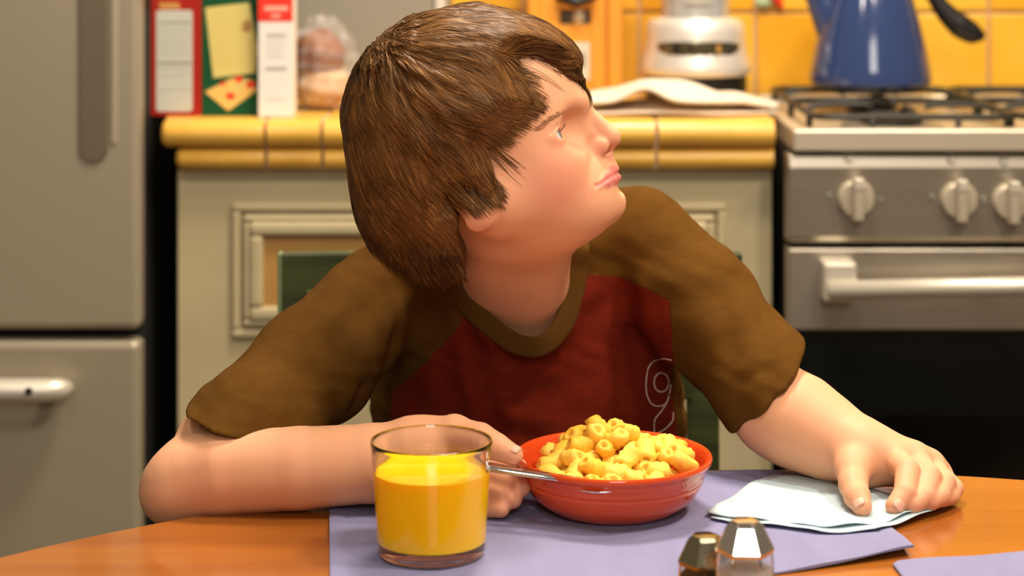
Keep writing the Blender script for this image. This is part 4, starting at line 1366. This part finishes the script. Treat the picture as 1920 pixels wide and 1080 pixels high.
def shirt_sd(P):
    d = shirt_outer(P)
    np_ = poly_sd(P[:, 0], P[:, 2], neck_poly)
    op = np.minimum(np.abs(np_) + np.maximum(P[:, 1] - 2.25, 0) , np.minimum(np.abs((P - CUFR[0].astype(f32)) @ cuff_n[0]), np.abs((P - CUFL[0].astype(f32)) @ cuff_n[1])))
    d = np.maximum(d, -(d + .0055 + .012 * np.clip(op / .03 - .3, 0, 1)))
    front = np.where(P[:, 1] < 2.27, np_, 1.0)
    back = sd_cap(P, P3(968, 540, 2.23), P3(955, 380, 2.26), .070, .070)
    d = np.maximum(d, -front)
    d = np.maximum(d, -np.where(P[:, 2] > .93, back, 1.0))
    return np.maximum(d, .66 - P[:, 2])
gs = boxed(shirt_sd, (-.42, 1.95, .60), (.40, 2.52, 1.10), .05)
h = .0024
V, Q = extract(gs, axis((-.46, .40, h)), axis((1.92, 2.24, h), (2.24, 2.54, .0035)), axis((.645, 1.10, h)))
brown = mat('brown_jersey', (.106, .045, .0060), .92, spec=.08, noise=((55, 55, 160), (.088, .037, .0048), .3, .7), bump=((700, 700, 900), .5, .0008))
maroon = mat('maroon_jersey', (.175, .0175, .0060), .92, spec=.08, noise=((55, 55, 160), (.132, .0132, .0048), .3, .7), bump=((700, 700, 900), .5, .0008))
ribm = mat('brown_rib_knit', (.095, .043, .0075), .92, spec=.08, bump=((300, 300, 300), .3, .001))
panel = [(1100, 420), (1097, 521), (1166, 529), (1209, 539), (1253, 559), (1258, 640), (1271, 750), (1285, 870), (1290, 1100), (640, 1100), (640, 868), (735, 768), (862, 617), (880, 560), (840, 420)]
pp_ = np.array([P3(a, b2, 2.185)[[0, 2]] for a, b2 in panel])
# snap vertices near the seam onto it so that the seam is a clean line
x, z = V[:, 0].copy(), V[:, 2].copy()
bd = np.full(len(V), 1e9); bxn, bzn = x.copy(), z.copy()
for i in range(len(pp_)):
    a, b2 = pp_[i - 1], pp_[i]
    e = b2 - a
    t = np.clip(((x - a[0]) * e[0] + (z - a[1]) * e[1]) / (e @ e), 0, 1)
    qx, qz = a[0] + e[0] * t, a[1] + e[1] * t
    dd = np.hypot(x - qx, z - qz)
    m = dd < bd
    bd[m] = dd[m]; bxn[m] = qx[m]; bzn[m] = qz[m]
m = (bd < h * .55) & (V[:, 1] < 2.30)
V[m, 0], V[m, 2] = bxn[m], bzn[m]
fc = V[Q].mean(1)
isp = (poly_sd(fc[:, 0].astype(f32), fc[:, 2].astype(f32), pp_) < 0) & (fc[:, 1] < 2.31)
def sub(V, Q):
    u, inv = np.unique(Q.ravel(), return_inverse=True)
    return V[u], inv.reshape(-1, 4)
shirt = mesh_big('shirt', *sub(V, Q[~isp]), brown, boy)
shirt['label'] = 'brown short-sleeved shirt with a maroon front'
fp_ = mesh_big('front_panel', *sub(V, Q[isp]), maroon, shirt)
fp_['label'] = 'maroon front panel'

def on_shirt(px, py, off=0.0, Y0=2.03, Y1=2.40, fn=shirt_outer):
    """march away from the camera until the shirt is met"""
    Ys = np.linspace(Y0, Y1, 800)
    P = np.stack([P3(px, py, y) for y in Ys]).astype(f32)
    d = fn(P) + off * -1
    i = np.argmax(d < 0)
    if not (d < 0).any(): i = np.argmin(d)
    return P[i].astype(float)
# collar: a ribbed band round the neckline
front_pts = [P3(a, b2, min(q, on_shirt(a, b2)[1] - .001)) for a, b2, q in COLLAR]
back_pts = [P3(1072, 425, 2.295), P3(1035, 412, 2.33), P3(965, 415, 2.345), P3(895, 435, 2.33), P3(852, 465, 2.295)]
loop = spline([*front_pts, *back_pts], 8, closed=True)
loop = np.array(loop)
for _ in range(3): loop = (np.roll(loop, 1, 0) + 2 * loop + np.roll(loop, -1, 0)) / 4
ctr = P3(968, 545, 2.225)
n = len(loop)
sec = [(-.0115, .0008), (-.0105, .0024), (-.007, .0030), (-.0025, .0026), (.0000, .0034), (.003, .0028), (.0075, .0032), (.0108, .0026), (.0118, .0010), (.0112, -.0012), (0, -.0026), (-.011, -.0012)]
def rib(name, sec, m, parent):
    V2, F2 = [], []
    for i in range(n):
        t = loop[(i + 1) % n] - loop[i - 1]; t /= np.linalg.norm(t)
        inn = (P3(968, 500, 2.19)) - loop[i]; inn -= t * (inn @ t)
        # outward normal of the cloth there
        e = .003
        P = np.array([loop[i] + np.eye(3)[k] * e * s_ for k in range(3) for s_ in (1, -1)], f32)
        dv = torso_sd(P, .010); g_ = np.array([dv[0] - dv[1], dv[2] - dv[3], dv[4] - dv[5]], float)
        g_ = g_ - t * (g_ @ t); g_ /= np.linalg.norm(g_)
        wd = np.cross(g_, t)
        if wd @ inn < 0: wd = -wd
        for (u, v) in sec: V2.append(loop[i] + wd * u + g_ * (v + .0012))
    k = len(sec)
    for i in range(n):
        for j in range(k):
            F2.append((i * k + j, i * k + (j + 1) % k, ((i + 1) % n) * k + (j + 1) % k, ((i + 1) % n) * k + j))
    o = mesh_obj(name, V2, F2, m, parent, smooth=True)
    bm = bmesh.new(); bm.from_mesh(o.data); bmesh.ops.recalc_face_normals(bm, faces=bm.faces); bm.to_mesh(o.data); bm.free()
    return o
rib('collar', sec, ribm, shirt)

# stitched pale outline of a figure nine on the chest
white = mat('pale_stitching', (.62, .50, .40), .8)
cv = lambda L: [(820 + a / 2.454, 420 + b2 / 2.454) for a, b2 in L]
strokes = [cv([(1076, 626), (1040, 620), (1000, 628), (972, 660), (961, 720), (963, 780), (985, 826), (1020, 838), (1050, 826), (1064, 792), (1074, 736)]),
           cv([(1052, 693), (1025, 684), (1002, 705), (998, 742), (1018, 770), (1048, 766), (1062, 738), (1062, 712), (1048, 690)]),
           cv([(1074, 736), (1062, 806), (1034, 856), (1002, 898), (998, 945), (1005, 990)]),
           cv([(1094, 868), (1080, 908), (1046, 944), (1006, 964)])]
em = MB()
for st_ in strokes:
    pts = [on_shirt(min(a, 1262), b2) - np.array((0, .0006, 0)) for a, b2 in [p[:2] for p in spline([(a, b2, 0) for a, b2 in st_], 5)]]
    em.tube(pts, .00082, 6)
em.build('number_stitching', white, shirt, smooth=True)

# ------------------------------------------------------------------ trousers and shoes (under the table)
den = mat('dark_denim', (.02, .03, .06), .9)
def leg_sd(P):
    d = sd_ell(P, (.02, 2.36, .60), (.165, .135, .12))
    for s in (-1, 1):
        x = .02 + s * .09
        d = smin(d, chain(P, [np.array((x, 2.34, .565)), np.array((x + s * .05, 2.02, .565)), np.array((x + s * .05, 2.06, .10))], [.085, .068, .055], .03), .03)
    return np.maximum(d, .08 - P[:, 2])
V, Q = extract(leg_sd, axis((-.28, .32, .010)), axis((1.90, 2.54, .010)), axis((.05, .74, .010)))
mesh_big('trousers', V, Q, den, boy)
def shoe_sd(P):
    d = None
    for s in (-1, 1):
        x = .02 + s * .14
        e = smin(sd_ell(P, (x, 1.99, .035), (.046, .12, .045)), sd_ell(P, (x, 2.06, .07), (.042, .055, .06)), .03)
        d = e if d is None else np.minimum(d, e)
    return np.maximum(d, .002 - P[:, 2])
V, Q = extract(shoe_sd, axis((-.22, .26, .006)), axis((1.84, 2.16, .006)), axis((-.012, .15, .006)))
mesh_big('shoes', V, Q, M['black'], boy)

# ------------------------------------------------------------------ hair
FACE = [(1112, 176), (1070, 157), (1040, 130), (1004, 110), (976, 112), (982, 150), (992, 168), (1002, 186), (978, 216), (940, 255), (917, 276), (924, 298), (958, 318), (930, 338), (922, 366), (898, 372), (864, 380), (861, 440), (874, 480), (872, 530), (872, 640), (1260, 640), (1260, 176)]
face_poly = [tuple(P3(a, b2, 2.035)[[0, 2]]) for a, b2 in FACE]
face_poly2 = [p for p in face_poly]
face_poly2[FACE.index((958, 318))] = tuple(P3(930, 317, 2.035)[[0, 2]])
def hair_vol(P):
    sc = HY / F
    d = sd_ell(P, H(850, 217), (205 * sc, .098, 200 * sc))
    d = smin(d, sd_ell(P, H(938, 152), (158 * sc, .084, 130 * sc)), .03)
    d = smin(d, sd_ell(P, H(812, 350), (152 * sc, .083, 176 * sc)), .03)
    d = smin(d, sd_ell(P, H(905, 330, .035), (75 * sc, .052, 80 * sc)), .03)
    d = smin(d, sd_ell(P, mir(H(905, 330, .035)), (75 * sc, .052, 80 * sc)), .03)
    return d
CROWN = H(728, 88, .012)
def lock_noise(P):
    """ridges that run along the hair, away from the crown"""
    v = P - CROWN.astype(f32)
    r = np.sqrt((v ** 2).sum(1)) + 1e-6
    a = np.arctan2(v[:, 2], v[:, 0]); b2 = np.arcsin(np.clip(v[:, 1] / r, -1, 1))
    return np.sin(a * 17 + 3 * np.sin(b2 * 5 + r * 22) + r * 14) * .6 + np.sin(a * 31 + b2 * 23 + 4 * np.sin(r * 30)) * .4
def big_locks(P):
    v = P - CROWN.astype(f32)
    r = np.sqrt((v ** 2).sum(1)) + 1e-6
    a = np.arctan2(v[:, 2], v[:, 0]); b2 = np.arcsin(np.clip(v[:, 1] / r, -1, 1))
    e = np.clip(r / .05, 0, 1)
    return e * (np.sin(a * 7 + b2 * 5 + 1.5 * np.sin(r * 26)) * .6 + np.sin(a * 12 - b2 * 9 + 2 * np.sin(r * 18 + 1)) * .4)
def hair_base(P):
    d = hair_vol(P) + .0010 * lock_noise(P) + .0022 * big_locks(P)
    fp = poly_sd(P[:, 0], P[:, 2], face_poly2)
    w = np.clip(fp / .030, 0, 1); w = w * w * (3 - 2 * w)
    w = np.maximum(w, np.clip((1.045 - P[:, 2]) / .03, 0, 1))
    d = w * d + (1 - w) * np.maximum(d, head_base(P) - .0045)
    d = smax(d, -(fp - .001), .008)
    # hollow out below: the nape
    return d
V, Q = extract(boxed(hair_base, (-.20, 1.98, .95), (.10, 2.22, 1.24), .04), axis((-.20, .10, .0024)), axis((1.97, 2.23, .0024)), axis((.93, 1.25, .0024)))
hairm = mat('brown_hair', (.10, .045, .014), .46, spec=.34)
nt = hairm.node_tree; b = nt.nodes['Principled BSDF']
b.inputs['Specular Tint'].default_value = (1, .72, .48, 1)
at = nt.nodes.new('ShaderNodeAttribute'); at.attribute_name = 'shade'
mx = nt.nodes.new('ShaderNodeMix'); mx.data_type = 'RGBA'
mx.inputs[6].default_value = (.036, .0125, .0030, 1); mx.inputs[7].default_value = (.38, .170, .048, 1)
nt.links.new(at.outputs['Fac'], mx.inputs[0]); nt.links.new(mx.outputs[2], b.inputs['Base Color'])
hair = mesh_big('hair', V, Q, hairm, boy)
hair['label'] = 'thick straight brown hair swept forward from the crown'
at_ = hair.data.attributes.new('shade', 'FLOAT', 'POINT')
at_.data.foreach_set('value', np.full(len(V), .12, f32))

gb = boxed(hair_base, (-.20, 1.98, .95), (.10, 2.22, 1.24), .03)
def drape(P):
    return np.minimum(gb(P), smin(gh(P), gn(P), .02) - .0006)
def grad(fn, P, e=.0016):
    d0 = fn(P)
    g = np.stack([fn(P + np.eye(3, dtype=f32)[k] * f32(e)) - d0 for k in range(3)], 1) / e
    return d0, g / (np.sqrt((g ** 2).sum(1))[:, None] + 1e-6)
NS, NK = 30000, 13
keep = V[(V[:, 1] < 2.16) | (rng.random(len(V)) < .45)]
keep = keep[(poly_sd(keep[:, 0], keep[:, 2], face_poly) > .0035) & (head_base(keep.astype(f32)) > .001) & (neck_sd(keep.astype(f32)) > .002) & (np.sqrt(((keep - CROWN) ** 2).sum(1)) > .016)]
seed_w = keep[rng.integers(0, len(keep), NS)] + rng.normal(0, .0010, (NS, 3))
P = seed_w.astype(f32)
L = rng.uniform(.035, .085, NS).astype(f32)
clump = (lock_noise(P) * .5 + .5)
step = (L / NK)[:, None]
path, nrm, live, free = [], [], np.zeros(NS, f32), np.zeros(NS, f32)
Dp = np.zeros((NS, 3), f32)
hangmax = rng.uniform(.001, .013, NS)
alive = np.ones(NS, bool)
jit = rng.normal(0, .065, (NS, 3)).astype(f32)
over = rng.uniform(.0, 1, NS).astype(f32) ** 1.6 * .016
for k in range(NK + 1):
    d0, g_ = grad(drape, P)
    lift_ = -.0010 + .0028 * math.sin(PI * min(1, k / NK * .95)) * (.75 + .25 * clump)
    hang = g_[:, 2] < -.45
    P = np.where(hang[:, None], P - np.minimum(d0 - .0005, 0)[:, None] * g_, P - (d0 - lift_)[:, None] * g_)
    free += np.where(hang, step[:, 0], 0)
    path.append(P.copy()); nrm.append(g_)
    v = P - CROWN.astype(f32)
    r = np.sqrt((v ** 2).sum(1))[:, None] + 1e-6
    low = np.clip((1.16 - P[:, 2]) / .14, 0, 1)[:, None]
    D = v / r + A(.26, 0, -.10) + low * A(.34, 0, -.22)
    top = np.clip((P[:, 2] - 1.185) / .03, 0, 1)[:, None]
    D = D + top * A(.25, -.05, 0)
    D = D + np.clip(r / .06, .05, 1) * jit + np.clip(r / .06, .05, 1) * .16 * np.stack([np.sin(P[:, 2] * 70 + P[:, 1] * 40), np.sin(P[:, 0] * 60), np.sin(P[:, 0] * 80 + P[:, 1] * 50)], 1)
    D = np.where(hang[:, None], Dp + A(.12, -.02, -.25), D - (D * g_).sum(1)[:, None] * g_)
    D /= np.sqrt((D ** 2).sum(1))[:, None] + 1e-6
    Dp = D
    fp = poly_sd(P[:, 0], P[:, 2], face_poly)
    alive &= (fp > -over) & (free < hangmax)
    live += alive
    P = np.where(alive[:, None], P + D * step, P)
path = np.stack(path, 1); nrm = np.stack(nrm, 1)
# ribbons
wid = rng.uniform(.00035, .0009, NS).astype(f32)
tan = np.gradient(path, axis=1)
sidev = np.cross(nrm, tan); sidev /= np.sqrt((sidev ** 2).sum(-1, keepdims=True)) + 1e-9
tt = np.arange(NK + 1, dtype=f32)[None, :] / np.maximum(live, 1)[:, None]
tap = (np.clip(.45 + tt * 4, 0, 1) * np.sqrt(np.clip(1.02 - tt, 0.0, 1)))[:, :, None]
roll = rng.uniform(-.25, .25, NS)[:, None, None].astype(f32)
sv = sidev * np.cos(roll) + nrm * np.sin(roll)
Lf = path - sv * wid[:, None, None] * tap; Rt = path + sv * wid[:, None, None] * tap
VV = np.stack([Lf, Rt], 2).reshape(-1, 3)
ib = (np.arange(NS)[:, None] * (NK + 1) + np.arange(NK)[None, :]).ravel() * 2
QQ = np.stack([ib, ib + 1, ib + 3, ib + 2], 1)
# drop collapsed segments of strands that stopped early
seg = np.sqrt(((path[:, 1:] - path[:, :-1]) ** 2).sum(-1)).ravel()
QQ = QQ[seg > .0006]
st_o = mesh_big('strands', VV, QQ, hairm, hair)
st_o['kind'] = 'stuff'
soft = .5 + .5 * np.sin(seed_w[:, 0] * 55 + 5 * np.sin(seed_w[:, 2] * 35) + seed_w[:, 1] * 40)
shade = np.clip(.06 + .16 * clump ** 1.4 + .16 * soft + rng.normal(0, .10, NS) + .35 * (rng.random(NS) < .10), 0, 1)
at_ = st_o.data.attributes.new('shade', 'FLOAT', 'POINT')
at_.data.foreach_set('value', np.repeat(shade, (NK + 1) * 2).astype(f32))

# eyebrows
ebmat = mat('eyebrow_brown', (.44, .22, .105), .6)
for s in (0, 1):
    ebm = MB()
    for k in range(120):
        t = random.random()
        q = on_head(1010 + 50 * t + random.uniform(-3, 3), 243 - 36 * t - 6 * t * (1 - t) * 2 + random.uniform(-4.5, 4.5) * (1 - .4 * t), 0, head_base)
        q = q if s == 0 else mir(q)
        p = np.array([q], f32)
        for _ in range(3):
            d0, g_ = grad(gh, p); p = p - (d0 - .0004)[:, None] * g_
        a = p[0].astype(float)
        dr = (-RH[0] * .9 + RH[2] * .35)
        e2 = np.array([a + dr * .006], f32)
        for _ in range(2):
            d0, g_ = grad(gh, e2); e2 = e2 - (d0 - .0005)[:, None] * g_
        ebm.tube([a, (a + e2[0]) / 2 + g_[0] * .0004, e2[0]], [.00024, .0002, .0001], 3)
    ebm.build('eyebrow', ebmat, boy, smooth=True)['kind'] = 'stuff'
